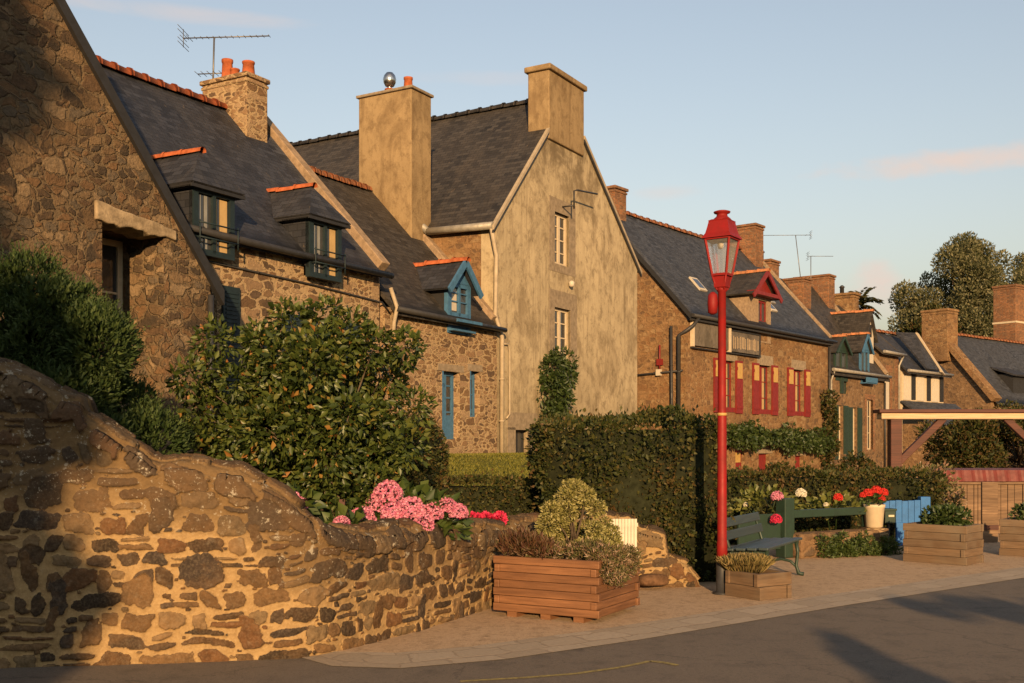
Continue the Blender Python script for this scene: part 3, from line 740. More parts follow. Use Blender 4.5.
# ---- lower cottage with the blue dormer
h = empty('cottage', (*OL, 0), DA, 'small rubble stone cottage with blue painted dormer, door and slit window', 'house')
X0, X1 = -4.13, -.01; ZE, ZR, YR, YB = 4.22, 7.40, 3.0, 6.0; s = (ZR - ZE) / YR
mb = MB()
wall(mb, X0, X1, 0, ZE, [(-2.19, -1.52, 1.72, 3.12, .26), (-1.13, -.72, 2.2, 3.18, .22), (-1.93, -1.22, 3.9, ZE, .1)], front())
gp = [(-s, 1, ZE), (s, 1, ZE + s * YB)]
wall(mb, 0, YB, 0, ZR, (), lside(X0), gp)
mb.build('wall', M['rubble2'], h)
roof_pair(h, X0 + .17, X1 - .1, 0, YR, YB, ZE, ZR, ZE, 'slate_warm', .1, 0, .14)
sag_ridge(MB(), (X0 + .2, YR, ZR + .13), (-.75, YR, ZR + .13), X0, X1, .11, .38).build('ridge_tiles', M['terra_old'], h)
coping(h, [(X1 - .06, .02, ZE + .16), (X1 - .06, 1.9, ZE + 1.9 * s + .16)], .26, .16, 'granite')
gutter(h, (X0 + .1, -.21, ZE - .04), (X1 + .02, -.21, ZE - .08), 'dark_metal', .055)
pipe(h, [(X0 + .05, -.1, ZE + .35), (X0 + .12, -.2, ZE - .02), (X0 + .16, -.10, ZE - .28), (X0 + .16, -.07, ZE - .75)], 'pipe_pale', .04)
lintel(h, -2.35, -1.36, 3.12, 3.27, 0, 'granite_grey', d=.2); lintel(h, -1.22, -.62, 3.18, 3.33, 0, 'granite_grey', d=.2)
# blue door
mb = MB(); xa, xb, z0, z1, y = -2.19, -1.52, 1.72, 3.12, .16
mb.box(xa, xa + .07, y, y + .07, z0, z1); mb.box(xb - .07, xb, y, y + .07, z0, z1); mb.box(xa + .07, xb - .07, y, y + .07, z1 - .08, z1); mb.box(xa + .07, xb - .07, y, y + .05, z0, z0 + .5)
mb.box((xa + xb) / 2 - .04, (xa + xb) / 2 + .04, y - .01, y + .06, z0, z1)
for k in (.55, .85, 1.1): mb.box(xa + .07, xb - .07, y + .01, y + .05, z0 + k, z0 + k + .035)
d = mb.build('door', M['blue'], h); MB().box(xa + .05, xb - .05, y + .035, y + .042, z0 + .5, z1 - .05).build('pane', M['glass'], d); MB().tube([(-1.80, y - .05, 2.35), (-1.80, y - .05, 2.47)], .012, 6).build('handle', M['dark_metal'], d)
shutter(h, -2.19, -2.13, 1.72, 3.12, .14, 'blue', louvre=False, th=.14)
window(h, -1.13, -.72, 2.2, 3.18, .14, 'blue', 1, 2, .05)
shutter(h, -1.13, -1.08, 2.2, 3.18, .12, 'blue', louvre=False, th=.12)
# blue dormer
xa, xb, z0, z1 = -1.95, -1.2, 3.92, 4.98; c = (xa + xb) / 2; zt = 5.45
mb = MB(); yh = (z1 - ZE - .08) / s
for x, k in ((xa - .05, 1), (xb + .05, -1)): mb.prism([(x, .03, ZE + .02), (x, .03, z1), (x, yh, z1)], (.07 * k, 0, 0))
mb.prism([(xa - .05, .03, z1), (xb + .05, .03, z1), (c, .03, zt - .07)], (0, .08, 0))
d = mb.build('dormer', [M['dark_wood']], h)
mb = MB(); rb = (zt - ZE) / s; o = .20
mb.slab([(xa - .05 - o, -.20, z1 - .16), (c, -.20, zt), (c, rb, zt), (xa - .05 - o, yh + .12, z1 - .16)], .05); mb.slab([(xb + .05 + o, -.20, z1 - .16), (c, -.20, zt), (c, rb, zt), (xb + .05 + o, yh + .12, z1 - .16)], .05)
mb.build('dormer_roof', M['slate'], d)
ridge(MB(), (c, rb, zt + .03), (c, -.22, zt + .03), .085, .34).build('ridge_tiles', M['terra'], d)
mb = MB(); y = -.03
for k in (-1, 1): mb.bar((c + k * .62, -.19, z1 - .22), (c + k * .02, -.19, zt - .05), .05, .13)
mb.prism([(xa, y - .01, z1), (xb, y - .01, z1), (c, y - .01, zt - .12)], (0, .05, 0))
mb.box(xa - .06, xa + .07, y, y + .1, z0, z1); mb.box(xb - .07, xb + .06, y, y + .1, z0, z1); mb.box(xa, xb, y, y + .1, z1 - .09, z1); mb.box(xa, xb, y, y + .1, 4.26, 4.36); mb.box(xa, xb, y + .02, y + .08, z0, 4.3); mb.box(c - .035, c + .035, y, y + .07, 4.3, z1)
for z in (4.58, 4.76): mb.box(xa, xb, y + .01, y + .06, z, z + .025)
mb.box(xa - .1, xb + .1, -.30, .0, 4.13, 4.19); mb.box(xa - .06, xb + .06, -.16, -.02, 3.96, 4.0)
mb.build('dormer_front', M['blue'], d)
MB().box(xa, xb, y + .05, y + .056, 4.3, z1 - .05).build('dormer_pane', M['glass'], d); MB().box(xa + .12, c - .06, y + .04, y + .046, 4.4, z1 - .12).build('curtain', M['white'], d)
c2 = chimney(h, -.66, .13, 1.86, 3.36, 5.5, 9.72, 'plaster_ch', .05, .07, 'granite_grey', collar=False)
pot((-.28, 2.22, 9.72), .34, .11).build('chimney_pot', M['terra'], c2); pot((-.28, 2.75, 9.72), .16, .12).build('chimney_pot', M['terra'], c2)
mb = MB(); mb.lathe([(.06, 0), (.06, .12)], (-.28, 2.75, 9.84), 12); mb.lathe([(.02, .08), (.10, .11), (.145, .19), (.155, .27), (.13, .36), (.08, .42), (.02, .44)], (-.28, 2.75, 9.84), 16); mb.build('chimney_cowl', M['steel'], c2)

# ---- tall plastered gable house
h = empty('gable_house', (*OL, 0), DA, 'tall beige plastered gable house with broad end chimney and two white windows', 'house')
TW, TX, TZ, ZL, ZRt = 7.8, 3.36, 10.2, 6.55, 6.62
sl = (TZ - ZL) / TX; sr = (TZ - ZRt) / (TW - TX); DEP = 9.6
hol = [(2.78, 3.55, 6.05, 7.32, .18), (2.78, 3.62, 3.55, 4.98, .18), (.86, 1.55, 1.2, 1.95, .25)]
mb = MB(); wall(mb, 0, TW, 0, TZ, hol, front(.03), [(-sl, 1, ZL), (sr, 1, ZRt + sr * TW)])
wall(mb, .03, .42, 0, ZL, (), lside(0)); wall(mb, .03, DEP, 0, ZRt, (), rside(TW)); mb.build('wall', M['plaster'], h)
mb = MB(); wall(mb, .42, DEP, 0, ZL, (), lside(.002)); mb.build('side_wall', M['rubble_pub'], h)
mb = MB(); th = .1
mb.slab([(-.16, .0, ZL - .16 * sl + th), (TX, .0, TZ + th), (TX, DEP + .1, TZ + th), (-.16, DEP + .1, ZL - .16 * sl + th)], th)
mb.slab([(TW + .16, .0, ZRt - .16 * sr + th), (TX, .0, TZ + th), (TX, DEP + .1, TZ + th), (TW + .16, DEP + .1, ZRt - .16 * sr + th)], th)
mb.build('roof', M['slate_warm'], h)
ridge(MB(), (TX, .7, TZ + .13), (TX, DEP + .1, TZ + .13), .11, .36).build('ridge_tiles', M['slate_warm'], h)
for (xa, za), (xb, zb) in (((-.2, ZL - .2 * sl), (2.4, ZL + 2.4 * sl)), ((TW + .2, ZRt - .2 * sr), (4.32, TZ - (4.32 - TX) * sr))):
    MB().prism([(xa, -.04, za + .115), (xa, -.04, za + .02), (xb, -.04, zb + .02), (xb, -.04, zb + .115)], (0, .08, 0)).build('verge_board', M['pipe_pale'], h)
    MB().prism([(xa, -.03, za + .018), (xa, -.03, za - .05), (xb, -.03, zb - .05), (xb, -.03, zb + .018)], (0, .05, 0)).build('verge_strip', M['dark_metal'], h)
mb = MB().tube([(-.17, .0, ZL - .10), (-.17, 1.75, ZL - .06)], .085, 10); mb.tube([(-.17, 1.75, ZL - .06), (-.14, 2.1, ZL + .22)], .085, 8); mb.build('gutter', M['zinc'], h)
pipe(h, [(-.17, .05, ZL - .12), (-.13, .0, ZL - .5), (-.07, -.02, ZL - .75), (-.05, .02, 4.5), (.08, -.08, 4.0), (.10, -.06, 1.2)], 'pipe_pale', .05)
mb = MB().tube([(.12, -.02, 3.86), (.45, -.02, 3.88), (.52, -.02, 3.7), (.52, -.02, 2.3), (.38, -.02, 2.2)], .022, 6); mb.build('conduit', M['pipe_pale'], h)
# broad end chimney
mb = MB().box(2.38, 4.28, -.035, .56, 9.0, 10.66)
c = mb.build('chimney', M['plaster_ch'], h, .03)
mb = MB().box(2.31, 4.35, -.10, .63, 10.66, 10.80); mb.build('chimney_cap', M['plaster_ch'], c, .03)
mb = MB().lathe([(.22, 0), (.20, .10), (.12, .16)], (3.6, .26, 10.80), 12); mb.build('chimney_pot', M['plaster_ch'], c)
for (xa, xb, za, zb, d), sur in zip(hol[:2], ((2.5, 3.9, 5.85, 7.66), (2.5, 3.98, 3.3, 5.4))):
    mb = MB(); y = .022; a, b, e, f = sur
    for (p0, p1, q0, q1) in ((a, xa, za, zb), (xb, b, za, zb), (a, b, zb, f), (a, b, e, za)): mb.box(p0, p1, y, .10, q0, q1)
    mb.build('window_surround', M['granite_grey'], h)
    window(h, xa, xb, za, zb, .12, 'cream', 2, 4, .07, .03)
mb = MB()
for (p0, p1, q0, q1) in ((.5, .86, 1.0, 2.0), (1.55, 1.9, 1.0, 2.0), (.5, 1.9, 1.95, 2.35)): mb.box(p0, p1, .02, .1, q0, q1)
mb.build('cellar_surround', M['granite_grey'], h)
window(h, .86, 1.55, 1.2, 1.95, .2, 'dark_wood', 2, 1)
mb = MB().tube([(3.18, -.30, 7.42), (3.18, -.30, 7.86), (3.30, -.32, 7.90), (4.25, -.42, 7.98)], .022, 6); mb.tube([(3.18, -.30, 7.5), (3.18, .05, 7.5)], .02, 6); mb.build('bracket', M['dark_metal'], h)
mb = MB().lathe([(.03, 0), (.07, .03), (.075, .12), (.03, .16)], (3.52, -.06, 5.55), 10); mb.build('wall_lamp', M['white'], h)

# ---- inn with red shutters
h = empty('inn', (*OP, -.6), PA, 'brown stone inn with red and yellow shutters and red wall dormer', 'house')
Z = .6; PX = 11.2; ZE, ZR, YR, YB = 5.82 + Z, 9.5 + Z, 3.3, 6.6; s = (ZR - ZE) / YR
W3 = [(1.8, 2.95), (4.02, 5.18), (6.62, 7.85)]       # upper windows
W3 = [(2.22, 3.24), (5.02, 6.02), (7.86, 8.86)]
G3 = [(3.3, 4.0, .2 + Z, 1.42 + Z), (5.05, 5.9, .2 + Z, 1.30 + Z), (8.1, 8.8, .2 + Z, 1.2 + Z)]
mb = MB(); hol = [(a, b, 2.7 + Z, 4.42 + Z, .22) for a, b in W3] + [(a, b, c, d, .25) for a, b, c, d in G3]
wall(mb, 0, PX, 0, ZE, hol, front()); gp = [(-s, 1, ZE), (s, 1, ZE + s * YB)]
wall(mb, 0, YB, 0, ZR, (), lside(0), gp); wall(mb, 0, YB, 0, ZR, (), rside(PX), gp)
mb.build('wall', M['rubble_pub'], h)
roof_pair(h, -.02, PX, 0, YR, YB, ZE, ZR, ZE, 'slate_blue', .1, .12, .2)
sag_ridge(MB(), (-.05, YR, ZR + .13), (10.3, YR, ZR + .13), 0, PX, .12, .36).build('ridge_tiles', M['terra_old'], h)
coping(h, [(PX + .02, -.1, ZE + .02), (PX + .02, YR, ZR + .17)], .16, .12, 'granite')
mb = MB().prism([(-.17, -.22, ZE - .28), (-.17, -.22, ZE - .08), (-.17, YR, ZR + .06), (-.17, YR, ZR - .12)], (.05, 0, 0)); mb.build('verge_board', M['dark_wood'], h)
mb = MB().tube([(-.1, -.28, ZE - .16), (PX + .1, -.28, ZE - .16)], .065, 8); mb.box(0, PX, -.2, -.003, ZE - .3, ZE - .17); mb.build('gutter', M['dark_metal'], h)
pipe(h, [(.3, -.26, ZE - .2), (.12, -.18, ZE - .45), (-.10, -.06, ZE - .62), (-.10, .22, ZE - .75), (-.08, .25, 1.0)], 'dark_metal', .06)
pipe(h, [(-.10, .5, ZE - .45), (-.08, .48, 1.0)], 'dark_metal', .045)
pipe(h, [(-.08, .1, 4.55), (-.08, 2.2, 4.45)], 'dark_metal', .03, 'cable')
mb = MB()
for y, z in ((.9, 4.42), (1.95, 4.34)): mb.box(-.12, -.003, y, y + .16, z, z + .2)
mb.build('junction_box', M['white'], h)
mb = MB().tube([(-.06, .95, 4.6), (-.06, .95, 5.4)], .03, 6); mb.box(-.1, -.01, .85, 1.05, 4.75, 4.95); mb.build('alarm_bracket', M['maroon'], h)
pipe(h, [(PX - .1, -.1, ZE - .2), (PX - .1, -.06, 1.0)], 'dark_metal', .045)
for a, b in W3:
    z0, z1 = 2.7 + Z, 4.42 + Z
    f = window(h, a, b, z0, z1, .14, 'maroon', 2, 3, .07, .03, (a + .60, b - .22))
    mb = MB().box(a, b, -.02, .12, z0, z0 + .16); mb.build('window_box', M['maroon'], h)
    lintel(h, a - .1, b + .2, z1, z1 + .36, 0, 'granite_grey')
    for k in (0, 1):
        xa, xb = ((a - .50, a - .02), (b + .02, b + .50))[k]
        shutter(h, xa, xb, z0 - .03, z1 + .04, -.01, 'maroon', louvre=False, top='yellow', th=.05)
for a, b, z0, z1 in G3:
    mb = MB().box(a, b, .14, .2, z0, z1); mb.box(a + .06, b - .06, .12, .142, z0, z1 - .08); d = mb.build('cellar_door', M['maroon'], h)
    lintel(h, a - .2, b + .25, z1, z1 + .16, 0, 'granite_grey')
a, b, z0, z1 = G3[0]; shutter(h, a - .02, a + .55, z0, z1, .11, 'maroon', louvre=False, top='yellow')
# red wall dormer, stone front
xa, xb = 4.25, 6.0; c = (xa + xb) / 2 + .05; z1 = 6.95 + Z; zt = 7.72 + Z
mb = MB(); wall(mb, xa, xb, ZE - .6, z1, [(5.02, 5.72, ZE - .55, z1 - .25, .16)], front(-.012)); wall(mb, -.012, 1.3, ZE - .2, z1, (), lside(xa)); wall(mb, -.012, 1.3, ZE - .2, z1, (), rside(xb))
d = mb.build('dormer', M['granite'], h)
mb = MB(); rb = (zt - ZE) / s; o = .24
for k, x in ((-1, xa - o), (1, xb + o)): mb.slab([(x, -.3, z1 - .12), (c, -.3, zt), (c, rb, zt), (x, rb * .75, z1 - .12)], .06)
mb.build('dormer_roof', M['slate_warm'], d)
ridge(MB(), (c, rb, zt + .03), (c, -.32, zt + .03), .1, .34).build('ridge_tiles', M['terra_old'], d)
mb = MB()
for k in (-1, 1): mb.bar((c + k * 1.12, -.3, z1 - .22), (c + k * .02, -.3, zt - .08), .05, .16)
mb.prism([(xa, -.08, z1), (xb, -.08, z1), (c, -.08, zt - .16)], (0, .07, 0)); mb.box(xa - .15, xb + .15, -.32, -.02, z1 - .14, z1 - .02)
mb.build('dormer_barge', M['maroon'], d)
mb = MB(); y = .05
for q in (5.02, 5.67): mb.box(q, q + .05, y, y + .07, ZE - .55, z1 - .25)
mb.box(5.02, 5.72, y - .04, y + .05, ZE - .55, ZE - .1); mb.box(5.02, 5.72, y, y + .06, ZE + .12, ZE + .18); mb.box(5.02, 5.72, y, y + .06, z1 - .33, z1 - .25); mb.box(5.34, 5.40, y, y + .06, ZE - .5, z1 - .3)
mb.build('dormer_window', M['maroon'], d); MB().box(5.04, 5.70, .09, .1, ZE - .5, z1 - .28).build('dormer_pane', M['glass'], d)
def skylight(h, x, y, w, l, zf, s, mat='zinc'):
    p = lambda u, v, k: (x + u, y + v, zf + (y + v) * s + .1 + k)
    mb = MB().slab([p(0, 0, .07), p(w, 0, .07), p(w, l, .07), p(0, l, .07)], .06); f = mb.build('skylight', M[mat], h)
    MB().slab([p(.07, .06, .08), p(w - .07, .06, .08), p(w - .07, l - .06, .08), p(.07, l - .06, .08)], .005).build('pane', M['glass'], f)
skylight(h, 2.25, .75, .5, .42, ZE, s, 'white'); skylight(h, 7.3, .55, .5, .42, ZE, s, 'white'); skylight(h, 8.0, .9, .4, .3, ZE, s, 'zinc')
chimney(h, .38, 1.1, 2.95, 3.6, 8.9 + Z, 10.3 + Z, 'brick', .06, .10)
chimney(h, 10.1, 10.85, 2.6, 3.8, 8.4 + Z, 10.55 + Z, 'brick', .06, .10)
sg = empty('inn_sign', loc(OP, PA, 0, 0, 0), PA, 'long faded two panel sign board above the red shutters', 'sign')
MB().box(.25, 2.64, -.09, -.02, 4.76, 5.55).build('sign_panel', M['fadedsign'], sg)
MB().box(2.78, 4.92, -.09, -.02, 4.74, 5.42).build('sign_panel', M['greysign'], sg)
mb = MB()
for q in ((.20, .30, 4.72, 5.58), (2.64, 2.78, 4.70, 5.60)): mb.box(q[0], q[1], -.12, -.01, q[2], q[3])
mb.box(.33, 2.62, -.11, -.01, 5.55, 5.59); mb.build('sign_frame', M['cream'], sg)
mb = MB().box(.2, 5.0, -.12, -.01, 4.66, 4.70); mb.box(2.8, 4.98, -.12, -.01, 5.42, 5.46); mb.box(4.92, 4.98, -.115, -.01, 4.70, 5.42); mb.build('sign_edge', M['dark_wood'], sg)
mb = MB(); x = 2.98                                    # weather-worn painted strokes, no longer readable
while x < 4.8:
    w = rd(.035, .06); mb.box(x, x + w, -.093, -.088, 4.84 + rd(0, .05), 5.28 - rd(0, .06)); x += rd(.10, .17)
mb.build('sign_strokes', M['beam_pale'], sg)

# ---- low house with dark green shutters and small blue dormer
OH = (12.9, 44.0)
h = empty('shutter_house', (*OH, 0), PA, 'low stone house with dark shutters and small blue dormer past the inn', 'house')
ZE, ZR, YR, YB, PX = 4.72, 8.9, 3.1, 6.2, 6.4; s = (ZR - ZE) / YR
hol = [(.95, 1.5, 1.0, 3.25, .2), (2.5, 3.05, 1.0, 3.2, .2), (4.2, 4.95, 1.4, 3.6, .2), (1.5, 2.1, 3.75, 4.45, .15)]
mb = MB(); wall(mb, 0, PX, 0, ZE, hol, front()); gp = [(-s, 1, ZE), (s * YR / (YB - YR), 1, ZE + s * YR / (YB - YR) * YB)]
wall(mb, 0, YB, 0, ZR, (), lside(0), gp); wall(mb, 0, YB, 0, ZR, (), rside(PX), gp); mb.build('wall', M['rubble_far'], h)
roof_pair(h, 0, PX, 0, YR, YB, ZE, ZR, ZE, 'slate_warm', .1, .1, .2)
gutter(h, (-.1, -.24, ZE - .05), (PX + .1, -.24, ZE - .05), 'zinc', .07); pipe(h, [(.1, -.2, ZE - .1), (.12, -.06, ZE - .5), (.12, -.06, .3)], 'zinc', .045); pipe(h, [(PX - .15, -.06, ZE - .3), (PX - .15, -.06, .3)], 'dark_metal', .045)
for a, b, z0, z1, d in hol[:2]:
    window(h, a, b, z0, z1, .12, 'cream', 1, 3); shutter(h, a - .5, a - .03, z0, z1, -.01, 'green'); shutter(h, b + .03, b + .5, z0, z1, -.01, 'green')
a, b, z0, z1, d = hol[2]; window(h, a, b, z0, z1, .12, 'cream', 2, 3)
mb = MB()
for q in ((a - .22, a, z0 - .1, z1), (b, b + .22, z0 - .1, z1), (a - .22, b + .22, z1, z1 + .22)): mb.box(q[0], q[1], -.012, .1, q[2], q[3])
mb.build('window_surround', M['brick'], h)
a, b, z0, z1, d = hol[3]; window(h, a, b, z0, z1, .1, 'green', 2, 2); shutter(h, a - .35, a - .02, z0, z1, -.01, 'green')
def small_dormer(h, xa, xb, z1, zt, mat, tiles):
    c = (xa + xb) / 2; yh = (z1 - ZE) / s + .1; rb = (zt - ZE) / s + .1; o = .16
    mb = MB()
    for x, k in ((xa, 1), (xb, -1)): mb.prism([(x, .05, ZE - .1), (x, .05, z1), (x, yh, z1)], (.07 * k, 0, 0))
    d = mb.build('dormer', M['slate'], h)
    mb = MB()
    for x in (xa - o, xb + o): mb.slab([(x, -.15, z1 - .12), (c, -.15, zt), (c, rb, zt), (x, yh + .1, z1 - .12)], .05)
    mb.build('dormer_roof', M['slate_warm'], d)
    mb = MB(); y = .0
    mb.prism([(xa, y, z1 - .02), (xb, y, z1 - .02), (c, y, zt - .08)], (0, .06, 0)); mb.box(xa - .02, xa + .09, y, y + .08, ZE - .45, z1); mb.box(xb - .09, xb + .02, y, y + .08, ZE - .45, z1); mb.box(xa, xb, y - .02, y + .06, ZE - .45, ZE + .02); mb.box(xa, xb, y, y + .07, z1 - .1, z1); mb.box(c - .04, c + .04, y, y + .06, ZE, z1)
    for k in (-1, 1): mb.bar((c + k * (c - xa + o), -.14, z1 - .16), (c, -.14, zt - .05), .05, .1)
    mb.build('dormer_front', M[mat], d); MB().box(xa + .02, xb - .02, .05, .056, ZE, z1 - .02).build('dormer_pane', M['glass'], d)
    if tiles: ridge(MB(), (c, rb, zt + .03), (c, -.16, zt + .03), .09, .34).build('ridge_tiles', M['terra_old'], d)
small_dormer(h, .7, 2.0, 5.55, 6.15, 'green', True); small_dormer(h, 3.5, 4.5, 5.75, 6.45, 'blue', True)
coping(h, [(PX, -.1, ZE + .1), (PX, YR, ZR + .17)], .2, .14, 'granite')
c = chimney(h, -.1, .75, 2.5, 3.8, 7.4, 9.45, 'brick', .06, .10); MB().lathe([(.09, 0), (.09, .35), (.13, .36), (.13, .42), (.05, .48)], (.3, 3.1, 9.45), 10).build('chimney_pot', M['steel'], c)
chimney(h, 2.35, 3.15, 2.1, 3.5, 7.0, 8.95, 'brick', .06, .10)
chimney(h, PX - .8, PX - .1, 2.3, 4.0, 7.2, 9.5, 'brick', .06, .10)
yagi('television_aerial', loc(OH, PA, 4.45, 3.1, 8.7), 2.5, R(178), 2.3, 'leaning roof aerial with long boom over the orange brick chimneys', 12, .3, .3, 0, (-.30, .0))
yagi('television_aerial', loc(OH, PA, 4.5, 2.7, 8.2), 2.0, R(0), 1.15, 'short boom aerial on straight mast beside the widest brick chimney', 8, .12, .26)
# white gabled dormer
xa, xb, z1, zt = 4.85, 5.95, 6.5, 7.6; c = (xa + xb) / 2
mb = MB().box(xa, xb, .35, 1.6, ZE + .3, z1); mb.prism([(xa, .35, z1), (xb, .35, z1), (c, .35, zt - .05)], (0, 1.2, 0)); d = mb.build('dormer', M['white'], h)
mb = MB()
for x in (xa - .2, xb + .2): mb.slab([(x, .2, z1 - .25), (c, .2, zt), (c, (zt - ZE) / s, zt), (x, 1.4, z1 - .25)], .06)
mb.build('dormer_roof', M['slate_warm'], d); ridge(MB(), (c, (zt - ZE) / s, zt + .04), (c, .18, zt + .04), .1, .36).build('ridge_tiles', M['terra_old'], d)
MB().box(c - .25, c + .25, .32, .352, 6.45, 7.0).build('dormer_window', M['dark_wood'], d)
mb = MB().box(3.4, 4.6, -.34, -.26, ZE - .42, ZE - .2); mb.box(3.4, 4.6, -.3, .02, ZE - .46, ZE - .42); mb.build('window_box', M['blue'], h)

# ---- narrow brick-trimmed house with white arched window
h = empty('brick_house', loc(OH, PA, 6.45, .3, 0), PA, 'narrow brick trimmed house with white arched shutter window', 'house')
ZE, ZR, YR, YB, PX = 5.95, 8.3, 2.6, 5.2, 2.6; s = (ZR - ZE) / YR
mb = MB(); wall(mb, 0, PX, 0, ZE, [(.45, 1.45, 3.0, 4.9, .12)], front()); gp = [(-s, 1, ZE), (s, 1, ZE + s * YB)]
wall(mb, 0, YB, 0, ZR, (), lside(0), gp); wall(mb, 0, YB, 0, ZR, (), rside(PX), gp); mb.build('wall', M['rubble_far'], h)
roof_pair(h, -.1, PX, 0, YR, YB, ZE, ZR, ZE, 'slate_warm', .1, .1, .25)
gutter(h, (-.1, -.3, ZE - .1), (PX + .15, -.3, ZE - .1), 'zinc', .07); pipe(h, [(PX - .05, -.25, ZE - .15), (PX - .1, -.06, ZE - .6), (PX - .1, -.06, .3)], 'zinc', .05)
mb = MB().box(.45, 1.45, .03, .08, 3.0, 4.72); n = 10
mb.prism([(.95 + .5 * math.cos(math.pi * i / n), .03, 4.70 + .3 * math.sin(math.pi * i / n)) for i in range(n + 1)], (0, .05, 0)); mb.box(.93, .97, .01, .04, 3.0, 4.98); mb.build('shutter', M['white'], h)
mb = MB()
for q in ((.14, .45, 2.8, 4.7), (1.45, 1.75, 2.8, 4.7), (.14, 1.75, 4.98, 5.3), (2.1, 2.58, 0, 5.8)): mb.box(q[0], q[1], -.014, .1, q[2], q[3])
mb.build('brick_trim', M['brick'], h)
c = chimney(h, 1.9, 2.55, 1.9, 3.4, 6.8, 8.95, 'rubble_pub', .08, .12); MB().lathe([(.1, 0), (.1, .3), (.15, .32), (.05, .42)], (2.2, 2.6, 8.95), 10).build('chimney_pot', M['dark_metal'], c)

# ---- white-shuttered house
OW = loc(OH, PA, 9.3, .2); OW = (OW[0], OW[1])
h = empty('white_house', (*OW, 0), R(46), 'slate roofed house with white wall band and black shutters above lean-to', 'house')
ZE, ZR, YR, YB, PX = 5.35, 7.1, 1.7, 3.6, 4.8; s = (ZR - ZE) / YR
wx = [(.55, 1.25), (2.15, 2.85), (3.72, 4.3)]
mb = MB(); wall(mb, 0, PX, 3.4, ZE, (), front()); wall(mb, 0, YB, 0, ZE, (), rside(PX)); wall(mb, 0, YB, 0, ZE, (), lside(0)); mb.build('wall', M['cream'], h)
mb = MB(); wall(mb, 0, PX + 1.4, 0, 2.6, (), front(-1.4)); wall(mb, -1.4, 0, 0, 2.6, (), lside(0)); mb.build('porch_wall', M['rubble_far'], h)
MB().slab([(-.1, -1.65, 2.45), (PX + 1.5, -1.65, 2.45), (PX + 1.5, .0, 3.72), (-.1, .0, 3.72)], .08).build('porch_roof', M['slate_blue'], h)
roof_pair(h, 0, PX, 0, YR, YB, ZE, ZR, ZE, 'slate', .1, .2, .35)
ridge(MB(), (-.2, YR, ZR + .13), (PX - .2, YR, ZR + .13), .12, .4).build('ridge_tiles', M['terra_old'], h)
gutter(h, (-.2, -.4, ZE - .22), (PX + .2, -.4, ZE - .22), 'zinc', .07)
for q in (.98, 2.75, 4.3):
    shutter(h, q, q + .42, 3.78, 5.1, -.005, 'dark_wood')
for q in (.05, 1.55, 3.3):
    mb = MB().box(q, q + .82, -.05, -.002, 3.75, 5.12)
    for k in range(1, 4): mb.box(q + .82 * k / 4 - .012, q + .82 * k / 4 + .012, -.062, -.048, 3.8, 5.08)
    mb.build('shutter', M['white'], h)
mb = MB()
mb.prism([(3.15, -.62, ZE - .15), (3.55, -.62, ZE - .3), (3.0, .5, ZR + .05), (2.8, .5, ZR + .1)], (0, .1, 0)); mb.build('barge_board', M['cream'], h)
MB().slab([(1.6, -.5, ZE - .05), (3.25, -.5, ZE - .05), (2.9, .6, ZR + .1), (2.0, 1.2, ZR + .1)], .08).build('cross_roof', M['slate'], h)

# ---- house with the broad stone chimney gable
h = empty('slate_house', (26.6, 60.0, 0), R(40), 'slate roofed house with stone coped gable and thick stone chimney', 'house')
ZE, ZR, YR, YB, PX = 4.2, 8.0, 3.1, 6.2, 11.0; s = (ZR - ZE) / YR
mb = MB(); gp = [(-s, 1, ZE), (s, 1, ZE + s * YB)]
wall(mb, 0, PX, 0, ZE, (), front()); wall(mb, 0, YB, 0, ZR, (), lside(0), gp); wall(mb, 0, YB, 0, ZR, (), rside(PX), gp); mb.build('wall', M['rubble_far'], h)
roof_pair(h, .2, PX, 0, YR, YB, ZE, ZR, ZE, 'slate_blue', .1, .0, .3)
coping(h, [(.08, -.3, ZE - .1), (.08, YR, ZR + .18)], .8, .3, 'rubble_pub')
ridge(MB(), (.3, YR, ZR + .13), (PX, YR, ZR + .13), .13, .4).build('ridge_tiles', M['terra_old'], h)
chimney(h, -.4, .75, 2.3, 3.9, 6.4, 9.4, 'rubble_pub', .06, .14)
mb = MB(); 
mb.box(3.2, 5.4, .25, 1.8, ZE + .1, ZE + 1.5); d = mb.build('dormer', M['dark_wood'], h)
MB().slab([(3.0, .0, ZE + 1.45), (5.6, .0, ZE + 1.45), (5.6, 1.9, ZE + 2.1), (3.0, 1.9, ZE + 2.1)], .1).build('dormer_roof', M['slate'], d)

# ---- house behind with the tall brick stack
h = empty('far_house', (32.6, 70.0, 0), R(38), 'house with very tall square brown brick chimney at the row end', 'house')
ZE, ZR, YR, YB, PX = 4.0, 7.0, 3.2, 6.4, 7.0; s = (ZR - ZE) / YR
mb = MB(); gp = [(-s, 1, ZE), (s, 1, ZE + s * YB)]
wall(mb, 0, PX, 0, ZE, (), front()); wall(mb, 0, YB, 0, ZR, (), lside(0), gp); wall(mb, 0, YB, 0, ZR, (), rside(PX), gp); mb.build('wall', M['rubble_far'], h)
roof_pair(h, 0, PX, 0, YR, YB, ZE, ZR, ZE, 'slate', .1, .1, .2)
c = chimney(h, -.3, 1.4, -.2, 1.3, 2.0, 12.0, 'brick', .07, .14)
MB().box(-.34, 1.44, -.24, 1.34, 9.5, 9.62).build('chimney_band', M['cream'], c)
SUN_E = 4.3; SUN_C = (1.0, .645, .315); SKY_S = .15; SKY_DUST = 5.0; SKY_WB = (1.14, .915, .77); SKY_CAP = (2.55, 2.8, 2.85); CLOUD = (2.85, 2.25, 1.95); EXPO = .95
